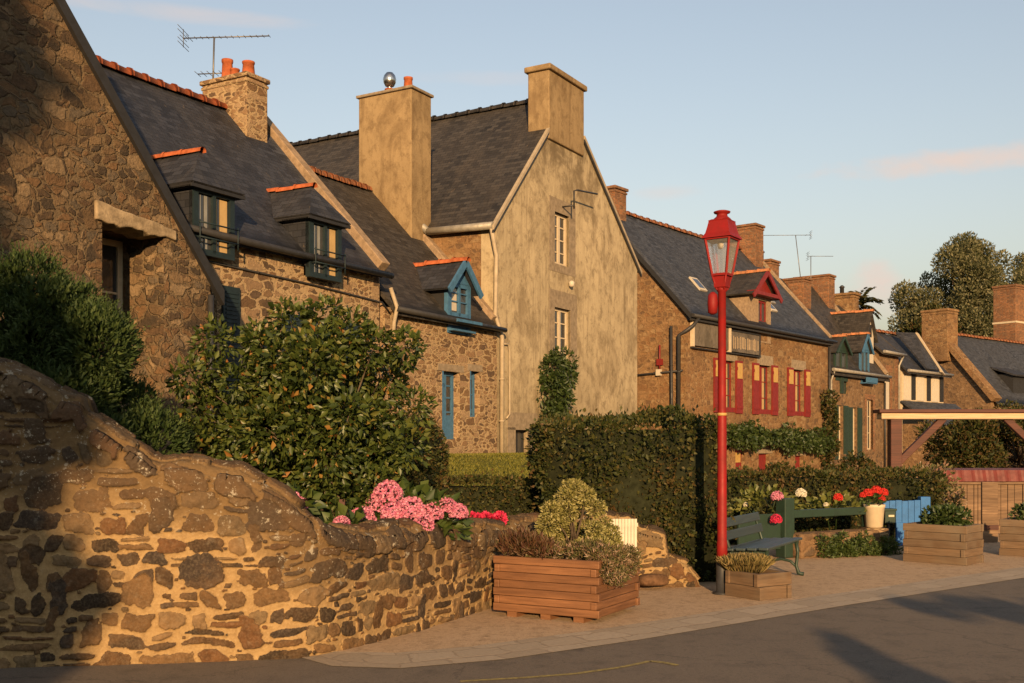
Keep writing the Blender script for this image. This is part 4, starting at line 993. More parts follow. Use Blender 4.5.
# ------------------------------------------------------------------ ground, road, pavement, garden
def sheet(name, pts, z, mat, th=0.0):
    mb = MB()
    if th: mb.prism([(x, y, z - th) for x, y in pts], (0, 0, th))
    else: mb.poly([(x, y, z) for x, y in pts])
    return tag(mb.build(name, M[mat]), kind='structure')
sheet('ground', [(-900, -900), (900, -900), (900, 1500), (-900, 1500)], -.012, 'soil')
sheet('road', [(-60, -30), (60, -30), (60, 75), (38, 43), (-1.5, 8.6), (-60, 7.9)], 0.0, 'asphalt')
outer = [(-1.62, 8.15), (-1.30, 7.80), (-.8, 7.72), (-.05, 8.05), (1.05, 8.86), (3.38, 10.8), (6.16, 12.99), (12, 17.6), (38, 43)]
inner = []
for i, p in enumerate(outer):
    a = Vector(outer[max(i - 1, 0)]); b = Vector(outer[min(i + 1, len(outer) - 1)]); d = (b - a).normalized(); n = Vector((-d.y, d.x)); w = .22 if i == 0 else .52
    inner.append(tuple(Vector(p) + n * w))
sheet('pavement', inner + [(36, 60), (8, 60), (2.2, 13), (.2, 12.0), (-1.0, 9.2), (-1.45, 8.45)], .012, 'pavement')
mb = MB(); uvs = []; L = 0
for i in range(len(outer) - 1):
    a, b, c, d = outer[i], outer[i + 1], inner[i + 1], inner[i]
    mb.add([(*a, .005), (*b, .005), (*c, .016), (*d, .016)], [(0, 1, 2, 3)])
    l2 = L + (Vector(b) - Vector(a)).length; uvs += [(L, 0), (l2, 0), (l2, .52), (L, .52)]; L = l2
o = mb.build('kerb', M['strip']); tag(o, kind='structure'); o.data.uv_layers[0].data.foreach_set('uv', np.array(uvs, np.float32).ravel())
# worn yellow line on the road
mb = MB(); pth = [(-.35, 7.30), (.1, 7.42), (.45, 7.55), (.78, 7.76), (1.02, 7.98), (1.12, 7.93), (1.2, 7.83)]
for i in range(len(pth) - 1):
    a = Vector((*pth[i], .004)); b = Vector((*pth[i + 1], .004)); n = Vector((-(b - a).y, (b - a).x, 0)).normalized() * (.022 if i < 4 else .026)
    mb.quad(a - n, b - n, b + n, a + n)
tag(mb.build('road_marking', M['roadpaint']), kind='structure')

def gh(x, y):
    n = (x - OL[0]) * .8645 + (y - OL[1]) * -.5027      # metres in front of the house fronts
    return 1.40 - .72 * min(1, max(0, (n - 1.0) / 3.6))
wp = [(-5.3, 7.59), (-3.67, 7.75), (-2.3, 7.96), (-1.45, 8.15), (-.79, 9.24), (-.15, 10.67), (.42, 11.72), (.95, 12.02), (1.72, 12.05), (2.1, 12.1)]
def inside(x, y):
    # behind the garden wall and left of the tall hedge
    for (ax, ay), (bx, by) in zip(wp, wp[1:]):
        pass
    yb = np.interp(x, [p[0] for p in wp], [p[1] for p in wp])
    return y > yb + .18 and (x < 2.0 or x < 2.0 + (y - 13) * .19)
mb = MB(); st = .4; idx = {}
xs = [-16 + st * i for i in range(60)]; ys = [7.6 + st * i for i in range(75)]
for x in xs:
    for y in ys:
        q = [(x, y), (x + st, y), (x + st, y + st), (x, y + st)]
        if all(inside(*p) for p in q):
            k = []
            for p in q:
                if p not in idx: idx[p] = len(mb.v); mb.v.append((p[0], p[1], gh(*p) + .015 * math.sin(p[0] * 3) * math.cos(p[1] * 2.3)))
                k.append(idx[p])
            mb.f.append(tuple(k)); mb.m.append(0); mb.s.append(True)
tag(mb.build('lawn', M['lawn']), kind='structure')

# grass blades on the sunlit bank below the houses
n = 60000; px_ = RNG.uniform(-4.5, 2.2, n); py_ = RNG.uniform(15.0, 27.0, n)
k = np.array([inside(a, b) and (a - OL[0]) * .8645 - (b - OL[1]) * .5027 > .05 for a, b in zip(px_, py_)]); px_, py_ = px_[k], py_[k]
P = np.stack([px_, py_, [gh(a, b) - .01 for a, b in zip(px_, py_)]], 1)
M['grass'] = m_leaf('grass_blade', G((.10, .11, .018), (.16, .15, .012), (.22, .19, .04)), .6, .3)
tag(leaf_mesh('grass', [(P, rand_dirs(len(P)) * .5 + np.array([0, 0, 1.]), (.025 + .03 * RNG.random(len(P))), .3, M['grass'])]), kind='stuff')

# ------------------------------------------------------------------ garden wall: a dense skin over a bent path, stones raised by the material
sx = [math.hypot(0, 0)]
for a, b in zip(wp, wp[1:]): sx.append(sx[-1] + math.dist(a, b))
def smooth_path(step):
    n = int(sx[-1] / step); s = np.linspace(0, sx[-1], n); X = np.interp(s, sx, [p[0] for p in wp]); Y = np.interp(s, sx, [p[1] for p in wp])
    k = int(.34 / step); ker = np.hanning(2 * k + 1); ker /= ker.sum()
    pad = lambda v: np.convolve(np.concatenate([np.full(k, v[0]) + (np.arange(-k, 0)) * (v[1] - v[0]), v, np.full(k, v[-1]) + (np.arange(1, k + 1)) * (v[-1] - v[-2])]), ker, 'valid')
    return s, pad(X), pad(Y)
S, WX, WY = smooth_path(.0085)
hx = [-6.2, -3.9, -3.68, -3.16, -3.12, -2.66, -2.22, -2.02, -1.72, -1.42, -1.12, -.62, -.06, .6, 1.30, 1.42, 1.70, 1.74, 1.95, 2.1]
hz = [2.55, 2.24, 2.18, 1.92, 1.80, 1.50, 1.46, 1.44, 1.22, .98, .90, .87, .80, .80, .80, .66, .58, .34, .30, .10]
H = np.interp(WX, hx, hz) + .012 * np.sin(S * 9) + np.interp(S, np.arange(0, 12, .13), np.random.default_rng(8).uniform(-.026, .026, 93))
tx = np.gradient(WX); ty = np.gradient(WY); L = np.hypot(tx, ty); bx, by = -ty / L, tx / L
nv = 300; V = np.zeros((len(S), nv, 3)); Q = np.zeros((len(S), nv))
T = .44; r = .075
for i in range(len(S)):
    h = H[i]; g = [h - r + .05, math.pi / 2 * r, T - 2 * r, math.pi / 2 * r, .3]; tot = sum(g); q = np.linspace(0, tot, nv)
    dd_ = np.zeros(nv); z = np.zeros(nv)
    m1 = q <= g[0]; z[m1] = q[m1] - .05; dd_[m1] = (h - z[m1]) * .035 - h * .035
    m2 = (q > g[0]) & (q <= g[0] + g[1]); an = (q[m2] - g[0]) / r; dd_[m2] = r - r * np.cos(an); z[m2] = h - r + r * np.sin(an)
    m3 = (q > g[0] + g[1]) & (q <= sum(g[:3])); dd_[m3] = r + q[m3] - g[0] - g[1]; z[m3] = h + .02 * np.sin(np.pi * (dd_[m3] - r) / (T - 2 * r))
    m4 = (q > sum(g[:3])) & (q <= sum(g[:4])); an = (q[m4] - sum(g[:3])) / r; dd_[m4] = T - r + r * np.sin(an); z[m4] = h - r + r * np.cos(an)
    m5 = q > sum(g[:4]); dd_[m5] = T; z[m5] = h - r - (q[m5] - sum(g[:4]))
    V[i, :, 0] = WX[i] + bx[i] * dd_; V[i, :, 1] = WY[i] + by[i] * dd_; V[i, :, 2] = z; Q[i] = q - .05
def vn(x, y, f, seed):
    Lt = np.random.default_rng(seed).random((256, 256)); X = x * f; Y = y * f; ix = np.floor(X).astype(int); iy = np.floor(Y).astype(int); u = X - ix; v = Y - iy; u = u * u * (3 - 2 * u); v = v * v * (3 - 2 * v)
    g = lambda p, q: Lt[(ix + p) % 256, (iy + q) % 256]
    return (g(0, 0) * (1 - u) + g(1, 0) * u) * (1 - v) + (g(0, 1) * (1 - u) + g(1, 1) * u) * v
def fbm(x, y, f, seed, o=4): return sum(vn(x, y, f * 2 ** k, seed + k) * .5 ** k for k in range(o)) / sum(.5 ** k for k in range(o))
SG = np.repeat(S[:, None], nv, 1); HG = np.repeat(H[:, None], nv, 1)
edge_n = fbm(SG, Q, 16, 3, 4); face_n = fbm(SG, Q, 22, 21, 5)
SW = SG + (fbm(SG, Q, 3.5, 40, 2) - .5) * .10; QW = Q + (fbm(SG, Q, 3.0, 50, 2) - .5) * .09
MASK = np.zeros(SG.shape); SID = np.zeros(SG.shape); HT = np.zeros(SG.shape); ws = np.random.default_rng(5); u_ = ws.uniform
QC_ = QW - HG                                      # measured from the crest
def put(cs, cq, w, h, QQ, test=False):
    i0, i1 = np.searchsorted(S, [cs - w * .8 - .08, cs + w * .8 + .08])
    if i1 - i0 < 2: return False
    sl = slice(i0, i1); u = (SW[sl] - cs) / (w / 2); v = (QQ[sl] - cq) / (h / 2); sk = u_(-.22, .22); u2 = u + v * sk; v2 = v + u * u_(-.16, .16)
    tp = 1 + u_(-.22, .22) * u2; p = u_(2.4, 5.0)
    rr = (np.abs(u2) ** p + np.abs(v2 / np.maximum(tp, .5)) ** p) ** (1 / p) + (edge_n[sl] - .5) * min(1.0, .085 / min(w, h) + .25)
    t_ = np.clip((1.02 - rr) / .10, 0, 1); m = t_ * t_ * (3 - 2 * t_)
    if test and (MASK[sl][m > .3] > .25).any(): return False
    ht = m * ((u_(.024, .048) if QQ is QC_ else u_(.006, .020)) + .010 * (u_(-1, 1) * np.clip(u, -1, 1) + u_(-1, 1) * np.clip(v, -1, 1)) + .008 * np.clip(1 - rr, 0, 1))
    up = m > MASK[sl]; MASK[sl][up] = m[up]; SID[sl][up] = ws.random(); HT[sl][up] = ht[up]
    return True
z0 = -.06
while z0 < 2.5:                                   # rough courses
    rh = u_(.075, .165); s0 = u_(-.2, 0)
    while s0 < S[-1]:
        w = u_(.075, .27) * (1 + .6 * (u_() < .15)); gap = u_(.008, .030); k = u_()
        top = np.interp(s0 + w / 2, S, H) - .16
        if z0 + rh * .5 < top:
            if k < .26:                            # two thin stones, one on the other
                f = u_(.38, .6); put(s0 + w / 2, z0 + rh * f / 2, w, rh * f - u_(.012, .03), QW); put(s0 + w / 2 + u_(-.02, .02), z0 + rh * (f + (1 - f) / 2), w * u_(.75, 1), rh * (1 - f) - u_(.012, .03), QW)
            elif k < .36: put(s0 + w * .4, z0 + rh * .9, w * .8, rh * 1.6, QW)
            else: put(s0 + w / 2, z0 + rh / 2 + u_(-.012, .012), w, rh - u_(.004, .028), QW)
        s0 += w + gap
    z0 += rh + u_(.004, .02)
QC = QC_                                           # crest stones follow the slope of the top
for row, (lo, hi) in enumerate(((-.20, -.02), (.0, .22), (.24, .46))):
    s0 = u_(-.2, 0)
    while s0 < S[-1]:
        w = u_(.14, .40); put(s0 + w / 2, (lo + hi) / 2 + u_(-.03, .03), w, (hi - lo) * u_(.75, 1.0), QC); s0 += w + u_(.008, .03)
for k in range(2600):                              # chips wedged into wide joints
    s_ = u_(0, S[-1]); q_ = u_(0, max(.1, np.interp(s_, S, H) - .2)); w = u_(.025, .085); put(s_, q_, w, w * u_(.4, .9), QW, True)
below = HG - Q                                     # metres below the crest, measured down the face
WEA_SHADE = np.clip(1 - (below - .16 - .42 * np.clip(HG - .8, 0, 1.2) + .34 * (fbm(SG, Q, 1.6, 70, 4) - .5) * 2 * np.clip(HG, .4, 1.4)) / .28, 0, 1); WEA_SHADE *= np.clip((1.25 - SG * 0 - np.repeat(WX[:, None], nv, 1)) / .4, .1, 1)  # real weathering towards the crest, with shade painted into the same darkening
dz = HT + (1 - MASK) * (.010 * (fbm(SG, Q, 9, 90, 4) - .5)) + (face_n - .5) * (.006 + .016 * MASK) + WEA_SHADE * .008 * (fbm(SG, Q, 5, 95, 4) - .4)
e1 = np.gradient(V, axis=0); e2 = np.gradient(V, axis=1); NN = np.cross(e1, e2); NN /= np.maximum(np.linalg.norm(NN, axis=2, keepdims=True), 1e-9)
V = V + NN * dz[..., None]
ns = len(S); I = np.arange(ns - 1)[:, None] * nv + np.arange(nv - 1)[None, :]
F = np.stack([I, I + nv, I + nv + 1, I + 1], -1).reshape(-1, 4)
me = bpy.data.meshes.new('garden_wall'); me.vertices.add(ns * nv); me.vertices.foreach_set('co', V.astype(np.float32).ravel())
me.loops.add(F.size); me.loops.foreach_set('vertex_index', F.astype(np.int32).ravel()); me.polygons.add(len(F)); me.polygons.foreach_set('loop_start', (np.arange(len(F)) * 4).astype(np.int32))
for nm, ar in (('mask', MASK), ('stone', SID), ('weather', WEA_SHADE)):
    me.attributes.new(nm, 'FLOAT', 'POINT').data.foreach_set('value', ar.astype(np.float32).ravel())
me.polygons.foreach_set('use_smooth', np.ones(len(F), bool)); me.update(calc_edges=True)
t = NT('rubble_garden'); ob = t.uv(obj=True); at_ = lambda n: t.n('ShaderNodeAttribute', attribute_name=n).outputs['Fac']
fine = t.noise(ob, 55, 5, .7); blot = t.noise(ob, 17, 5, .7); mid = t.noise(ob, 4.5, 5, .65); lic = t.noise(ob, 11, 6, .72); lic2 = t.noise(ob, 48, 3, .6)
msk = t.mr(t.math('ADD', at_('mask'), t.math('MULTIPLY', t.math('SUBTRACT', fine.outputs[0], .5), .5)), .38, .62, 0, 1, 'SMOOTHSTEP'); wea_shade = at_('weather'); sid = at_('stone')
PAL = [(.040, .027, .018), (.095, .052, .025), (.15, .086, .040), (.060, .037, .022), (.115, .066, .032), (.20, .125, .062), (.050, .036, .028), (.125, .060, .027), (.072, .047, .030), (.165, .11, .058)]
sc = t.ramp(sid, [(i / len(PAL), q) for i, q in enumerate(PAL)], 'CONSTANT')
sc = t.mix(t.mr(blot.outputs[0], .36, .66, 0, .8), sc, t.mix(.6, sc, (.014, .011, .008))); sc = t.mix(t.mr(fine.outputs[0], .45, .75, 0, .55), sc, t.mix(.3, sc, (.42, .32, .2))); sc = t.mix(t.mr(mid.outputs[0], .48, .7, 0, .5), sc, t.mix(.6, sc, (.20, .105, .04)))
mo = t.mix(mid.outputs[0], (.36, .245, .115), (.26, .165, .075)); mo = t.mix(t.mr(blot.outputs[0], .4, .7, 0, .55), mo, (.15, .09, .04)); mo = t.mix(t.mr(fine.outputs[0], .5, .8, 0, .5), mo, (.46, .33, .18))
sc = t.mix(t.math('MULTIPLY', wea_shade, .45), sc, t.mix(blot.outputs[0], (.030, .022, .016), (.085, .062, .042))); mo = t.mix(t.math('MULTIPLY', wea_shade, .85), mo, t.mix(blot.outputs[0], (.17, .105, .048), (.07, .045, .024)))
cc = t.mix(msk, mo, sc)
lf = t.math('MAXIMUM', t.mr(lic.outputs[0], .60, .64, 0, 1), t.math('MULTIPLY', t.mr(lic2.outputs[0], .62, .68, 0, 1), t.mr(mid.outputs[0], .45, .55, 0, 1)))
cc = t.mix(t.math('MULTIPLY', t.math('MULTIPLY', lf, .75), t.math('ADD', .12, t.math('MULTIPLY', wea_shade, .88))), cc, (.34, .30, .23))
hh = t.math('ADD', t.math('MULTIPLY', fine.outputs[0], .6), t.math('MULTIPLY', blot.outputs[0], .8)); M['garden'] = t.fin(cc, .95, t.bump(hh, .75, .018), .1)
me.materials.append(M['garden'])
o = bpy.data.objects.new('garden_wall', me); COL.objects.link(o); tag(o, 'bending rubble garden wall in yellow mortar sloping down along the pavement', 'wall')

# fallen stones at the wall's broken end
def rock(name, c, r, mat, label, seed):
    bm = bmesh.new(); bmesh.ops.create_icosphere(bm, subdivisions=3, radius=1)
    co = np.array([v.co[:] for v in bm.verts]); co = np.sign(co) * np.abs(co) ** .62; co *= (1 + .12 * lump(co, 2.2, seed) + .05 * lump(co, 6, seed + 1))[:, None]; co = co * np.array(r)
    for v, q in zip(bm.verts, co): v.co = q
    me = bpy.data.meshes.new(name); bm.to_mesh(me); bm.free(); me.materials.append(M[mat]); me.polygons.foreach_set('use_smooth', [True] * len(me.polygons))
    o = bpy.data.objects.new(name, me); COL.objects.link(o); o.location = c; o.rotation_euler = (0, 0, rd(-.4, .4)); return tag(o, label, 'stone')
rock('stone_block', (1.55, 11.86, .12), (.17, .09, .07), 'foot_stone', 'broad brown stone at the foot of the broken wall end', 3)
# ------------------------------------------------------------------ street lamp
e = empty('street_lamp', (2.24, 11.52, .012), R(-34), 'tall red lamp post with four sided glass lantern', 'street lamp')
MB().lathe([(.10, 0), (.10, .015), (.062, .02), (.062, .34), (.056, .36)], (0, 0, 0), 16).build('base', M['dark_metal'], e)  # dark colour stands in for the shadow at the foot of the post
mb = MB().lathe([(.058, .30), (.056, .55), (.051, .57), (.049, 1.92), (.045, 1.95), (.042, 3.22), (.055, 3.23), (.055, 3.27), (.03, 3.30)], (0, 0, 0), 20); mb.build('pole', M['red'], e)
MB().lathe([(.053, 1.90), (.053, 1.93)], (0, 0, 0), 20).build('reflective_band', M['yellow'], e)
zb, zt, rb, rt = 3.40, 3.78, .112, .19
mb = MB(); q4 = [math.pi / 4 + k * math.pi / 2 for k in range(4)]
mb.tube([(0, 0, 3.25), (0, 0, 3.33)], .035, 10)
for a in q4:
    cx, sy = math.cos(a), math.sin(a)
    mb.bar((cx * rb, sy * rb, zb), (cx * rt, sy * rt, zt), .022, .022); mb.tube([(0, 0, 3.22), (cx * rb * .55, sy * rb * .55, 3.25), (cx * rb, sy * rb, zb)], .012, 6)
for z, r_ in ((zb, rb), (zt, rt)):
    for k in range(4):
        a, b = q4[k], q4[(k + 1) % 4]; mb.bar((math.cos(a) * r_, math.sin(a) * r_, z), (math.cos(b) * r_, math.sin(b) * r_, z), .022, .026)
mb.lathe([(.02, 3.22), (.09, 3.27), (rb * .9, zb - .01)], (0, 0, 0), 4, 0, False, math.pi / 4)
lf = mb.build('lantern_frame', M['red'], e)
mb = MB()
for k in range(4):
    a, b = q4[k], q4[(k + 1) % 4]; p = [(math.cos(x) * r_ * .985, math.sin(x) * r_ * .985, z) for x, r_, z in ((a, rb, zb), (b, rb, zb), (b, rt, zt), (a, rt, zt))]; mb.quad(*p)
mb.build('lantern_glass', M['lampglass'], lf)
mb = MB().lathe([(.03, 3.75), (.035, 3.71), (.02, 3.68)], (0, 0, 0), 12); mb.lathe([(.17, 3.76), (.18, 3.785)], (0, 0, 0), 4, 0, False, math.pi / 4); mb.build('lamp_holder', M['white'], lf)
MB().lathe([(.232, 3.785), (.225, 3.80), (.19, 3.84), (.17, 3.90), (.152, 3.965), (.157, 3.976), (.12, 3.99)], (0, 0, 0), 4, 0, False, math.pi / 4).build('lantern_roof', M['red'], e)
MB().lathe([(.11, 3.975), (.09, 4.0), (.06, 4.025), (.055, 4.05), (.085, 4.06), (.09, 4.075), (.06, 4.085)], (0, 0, 0), 16).build('finial', M['red'], e)
mb = MB().lathe([(.02, -.12), (.05, -.10), (.056, 0), (.05, .09), (.02, .12)], (-.085, -.05, 3.10), 14); mb.tube([(-.1, 0, 3.1), (0, 0, 3.1)], .02, 8); mb.build('loudspeaker', M['red'], e)

# ------------------------------------------------------------------ bench
d = Vector((.48, .877)); n = Vector((d.y, -d.x))
e = empty('bench', (2.85, 11.98, .012), math.atan2(d.y, d.x), 'dark blue green slatted bench with curved iron legs beside the lamp', 'bench')
for i, y in enumerate((-.02, .11, .24, .37)):
    MB().box(-.12, 1.45, y, y + .105, .425 - .008 * i, .455 - .008 * i).build('seat_slat', M['bench_slat'], e, .008)
for z, y in ((.56, .49), (.70, .53)):
    mb = MB(); M4 = Matrix.Translation((0, y, z)) @ Matrix.Rotation(R(-14), 4, 'X'); mb.box(-.12, 1.45, -.015, .015, -.052, .052, 0, M4); mb.build('back_slat', M['bench_slat'], e, .008)
for x in (0, 1.33):
    mb = MB()
    mb.tube([(x, -.06, .02), (x, .0, .03), (x, .03, .12), (x, .01, .28), (x, .03, .41)], [.026, .026, .02, .02, .024], 8)
    mb.tube([(x, .50, .02), (x, .44, .03), (x, .40, .14), (x, .42, .30), (x, .45, .42), (x, .50, .58), (x, .56, .77)], [.026, .026, .02, .02, .022, .018, .016], 8)
    mb.tube([(x, .02, .10), (x, .1, .17), (x, .21, .19), (x, .32, .17), (x, .41, .10)], .017, 8); mb.bar((x, 0, .405), (x, .46, .395), .035, .035)
    mb.build('leg', M['green'], e)

# ------------------------------------------------------------------ planters of stacked planks
def planter(loc_, a, w, dpt, hgt, nb, mat, label, feet=True, group=None):
    e = empty('wooden_planter', loc_, a, label, 'planter', group); g = .05 if feet else .0; bh = (hgt - g) / nb; th = .055
    for nm, side in (('front_boards', 0), ('side_boards', 1), ('back_boards', 2), ('side_boards', 3)):
        mb = MB()
        for i in range(nb):
            z0, z1 = g + bh * i + .0015, g + bh * (i + 1) - .0015; o = .02 if i % 2 == (side % 2) else -.002; j = rd(-.003, .003)
            if side == 0: mb.box(-o, w + o, j, th + j, z0, z1)
            if side == 2: mb.box(-o, w + o, dpt - th, dpt, z0, z1)
            if side == 1: mb.box(w - th + j, w + j, .004 - o + .0, dpt + o, z0, z1) if i % 2 else mb.box(w - th + j, w + j, th + .008, dpt - th - .004, z0, z1)
            if side == 3: mb.box(j, th + j, .004 - o, dpt + o, z0, z1) if i % 2 else mb.box(j, th + j, th + .008, dpt - th - .004, z0, z1)
        mb.build(nm, M[mat], e, .006, 2)
    if feet:
        for x in (.12, w - .24, w * .45):
            MB().box(x, x + .1, .02, dpt - .02, 0, g).build('foot', M[mat], e)
    MB().box(th, w - th, th, dpt - th, hgt - .1, hgt - .06).build('soil', M['soil'], e)
    return e
A1 = DA - math.pi / 2
planter((-.16, 10.05, .012), math.atan2(-.5, .91), 1.04, .96, .56, 7, 'planter', 'large reddish plank planter with trailing heather against the garden wall')
planter((2.26, 11.40, .012), math.atan2(-.42, .27), .47, .46, .27, 2, 'planter_old', 'small two board planter at the foot of the red lamp', False)
planter((5.36, 14.76, .012), math.atan2(-.66, .70), .82, .62, .52, 5, 'planter_old', 'weathered grey brown plank planter in front of the blue gate', False)
planter((7.04, 15.57, .012), math.atan2(-.58, .74), .82, .62, .52, 5, 'planter_old', 'pale plank planter before the board fence, beyond the weathered grey planter', False)

# ------------------------------------------------------------------ plants in planters and beds
def clumpy(name, parts, label, cat='plant', group=None):
    return tag(leaf_mesh(name, parts), label, cat, group)
# variegated shrub
bl = []
c0 = np.array([.60, 10.28, .60])
for i in range(30):
    z = rd(.05, .62); rr = .40 * (1 - .9 * (z / .62) ** 1.3) + .06; a = rd(0, 6.28); q = rr * math.sqrt(rd(.1, 1)); bl.append((c0[0] + q * math.cos(a) + .02, c0[1] + q * math.sin(a), c0[2] + z - .04, rd(.05, .10)))
bl += [(.61, 10.28, 1.16, .10), (.70, 10.2, 1.12, .08), (.52, 10.2, 1.1, .08), (.36, 10.2, .98, .08), (.80, 10.2, 1.0, .08)]
P, N = blob_pts(bl, 17000, .6, .45)
tw = MB()
for i in range(12):
    b = random.choice(bl); tw.tube([(c0[0] + rd(-.06, .06), c0[1], .5), (b[0] * .4 + c0[0] * .6, b[1] * .5 + c0[1] * .5, .5 + (b[2] - .5) * .55), b[:3]], [.012, .008, .003], 5)
o = leaf_mesh('variegated_shrub', [(P, N + rand_dirs(len(P)) * .8, .032 * (.6 + .8 * RNG.random(len(P))), .5, M['varieg'])], None, (tw, M['bark'])); tag(o, 'pale yellow green variegated shrub rising from the large planter', 'shrub')
# trailing heather over the corner and round the rim
bl = []
for i in range(60):
    u = rd(0, 1); bl.append((-.10 + .88 * u + rd(-.02, .1), 10.05 - .47 * u + rd(.06, .22), .60 + rd(-.03, .09), rd(.04, .08)))
for i in range(70):
    u = rd(0, 1); k = rd(0, 1) ** 1.3; bl.append((.78 + .34 * u + .05 * k + rd(-.03, .05), 9.62 + .56 * u + rd(-.05, .05) - .03 * k, .62 - .34 * k * (1 - abs(u - .35)), rd(.04, .075)))
P, N = blob_pts(bl, 11000, .6, .3)
D = N * .5 + rand_dirs(len(P)) * .7 + np.array([0, 0, .35]); clumpy('trailing_heather', [(P, D, .035 * (.5 + RNG.random(len(P))), .28, M['heather'])], 'tawny heather spilling over the corner of the large planter')
P, N = blob_pts([(-.02, 10.02, .66, .1), (.10, 9.97, .68, .11), (.22, 9.95, .66, .1), (.3, 9.9, .64, .08)], 1500, .7, .3); clumpy('red_leaved_plant', [(P, N * .4 + rand_dirs(len(P)) * .6 + np.array([0, 0, .9]), .07 * (.6 + .8 * RNG.random(len(P))), .22, M['redleaf'])], 'small red leaved plant in the large planter, at its wall side')
# dry tuft in the small planter
n = 1500; c0 = np.array([2.47, 11.44, .26]); a = RNG.uniform(0, 6.28, n); q = .19 * np.sqrt(RNG.random(n)); P = c0 + np.stack([q * np.cos(a), q * np.sin(a), 0 * a], 1)
D = np.stack([np.cos(a) * q * 3.2, np.sin(a) * q * 3.2, .9 + 0 * a], 1) + rand_dirs(n) * .28
P2 = P + unit(D) * .11; clumpy('dry_grass_tuft', [(P, D, .12 + .08 * RNG.random(n), .06, M['dry']), (P2, D + rand_dirs(n) * .5, .06 + .04 * RNG.random(n), .25, M['dry'])], 'low straw coloured tuft in the small planter')
def bush(name, c, r, n, leaf, mat, label, k=14, asp=.6, z_sq=.7, droop=0, cat='shrub', stretch=(1, 1, 1), group=None):
    bl = []
    for i in range(k):
        dd = rand_dirs(1)[0]; q = rd(.3, .75); bl.append((c[0] + dd[0] * r * q * stretch[0], c[1] + dd[1] * r * q * stretch[1], c[2] + abs(dd[2]) * r * q * z_sq * stretch[2], r * rd(.28, .46)))
    P, N = blob_pts(bl, n, .5, .6); D = N * .8 + rand_dirs(len(P)) * .8 + np.array([0, 0, .2 - droop])
    return clumpy(name, [(P, D, leaf * (.6 + .8 * RNG.random(len(P))), asp, M[mat])], label, cat, group)
bush('planter_shrub', (5.93, 14.78, .50), .36, 3200, .06, 'vine', 'dark green leafy shrub growing in the weathered grey planter')
bush('planter_shrub', (7.56, 15.55, .50), .36, 2600, .06, 'vine', 'green shrub in the planter before the board fence')

# conifer by the near end of the wall
def conifer(c, rx, ry, h, n):
    bl = []
    for i in range(110):
        z = rd(0, 1); rr = math.sqrt(max(0, 1 - (z - .30) ** 2 / .55)) ; a = rd(0, 6.28); q = rd(.35, 1); bl.append((c[0] + rx * rr * q * math.cos(a), c[1] + ry * rr * q * math.sin(a), c[2] + h * z, rd(.16, .30)))
    P, N = blob_pts(bl, n, .5, .62)
    D = N * .9 + rand_dirs(len(P)) * .55 + np.array([.15, 0, .55])
    # feathery sprays: leaves march outward along each shoot
    out = [(P, D, .045 + .035 * RNG.random(len(P)), .42, M['yew'])]
    i = RNG.choice(len(P), n // 7); Q = P[i]; E = unit(N[i] * .7 + np.array([0, 0, .7]) + rand_dirs(len(i)) * .35)
    for k in range(6): out.append((Q + E * .024 * k, E + rand_dirs(len(i)) * .75, .036, .30, M['yew']))
    tr = MB().tube([(c[0], c[1], .8), (c[0], c[1], c[2] + h * .8)], [.06, .02], 8)
    for b in bl[::3]: tr.tube([(c[0], c[1], (c[2] + b[2]) / 2), b[:3]], [.015, .005], 5)
    core = MB()
    return leaf_mesh('conifer', out, None, (tr, M['twig']))
tag(conifer((-4.02, 9.15, 1.32), 1.12, .62, 1.62, 100000), 'broad dark green conifer spreading above the high end of the garden wall', 'conifer')

# camellia
c0 = np.array([-1.95, 10.1, 1.88]); bl = []
for i in range(85):
    dd = rand_dirs(1)[0]; q = rd(.35, .98) ; bl.append((c0[0] + dd[0] * 1.14 * q, c0[1] + dd[1] * .75 * q, c0[2] + dd[2] * .92 * q, rd(.11, .27)))
bl += [(-1.75, 10.0, 2.80, .17), (-1.9, 9.8, 1.12, .2), (-1.5, 9.72, 1.15, .2), (-2.3, 9.75, 1.1, .22), (-1.2, 9.75, 1.2, .2), (-1.7, 9.7, 1.3, .2), (-1.5, 10.0, 2.62, .23), (-1.28, 10.0, 2.5, .2), (-1.62, 9.9, 2.45, .25), (-2.05, 10.0, 2.74, .2), (-2.75, 10.0, 2.55, .2), (-2.95, 9.95, 2.2, .2), (-1.0, 10.0, 2.5, .18), (-2.85, 9.9, 1.5, .22), (-.95, 9.95, 1.6, .2)]
P, N = blob_pts(bl, 32000, .6, .5)
D = N * .65 + rand_dirs(len(P)) * .6 + np.array([0, -.1, -.15])
tr = MB(); base = (-1.62, 9.75, .55)
tr.tube([base, (-1.64, 9.8, 1.15), (-1.7, 9.95, 1.7)], [.045, .04, .03], 8)
for b in bl[::2]: tr.tube([(-1.64 + rd(-.03, .03), 9.82, rd(.9, 1.6)), (b[0] * .5 - .84, b[1] * .5 + 4.94, (b[2] + 1.35) / 2), b[:3]], [.018, .012, .004], 5)
tr.tube([(-1.9, 9.9, .55), (-1.95, 9.9, 1.1), (-2.1, 10, 1.7)], [.03, .025, .015], 7)
o = leaf_mesh('camellia', [(P, D, .080 * (.5 + .8 * RNG.random(len(P))), .54, M['camellia'])], None, (tr, M['bark'])); tag(o, 'round glossy leaved evergreen bush with some yellow leaves behind the wall', 'shrub')
MB_ = MB().bar((-1.5, 9.55, .5), (-1.5, 9.55, 1.12), .05, .05); tag(MB_.build('wooden_stake', M['beam']), 'short brown wooden stake under the glossy leaved bush', 'stake')

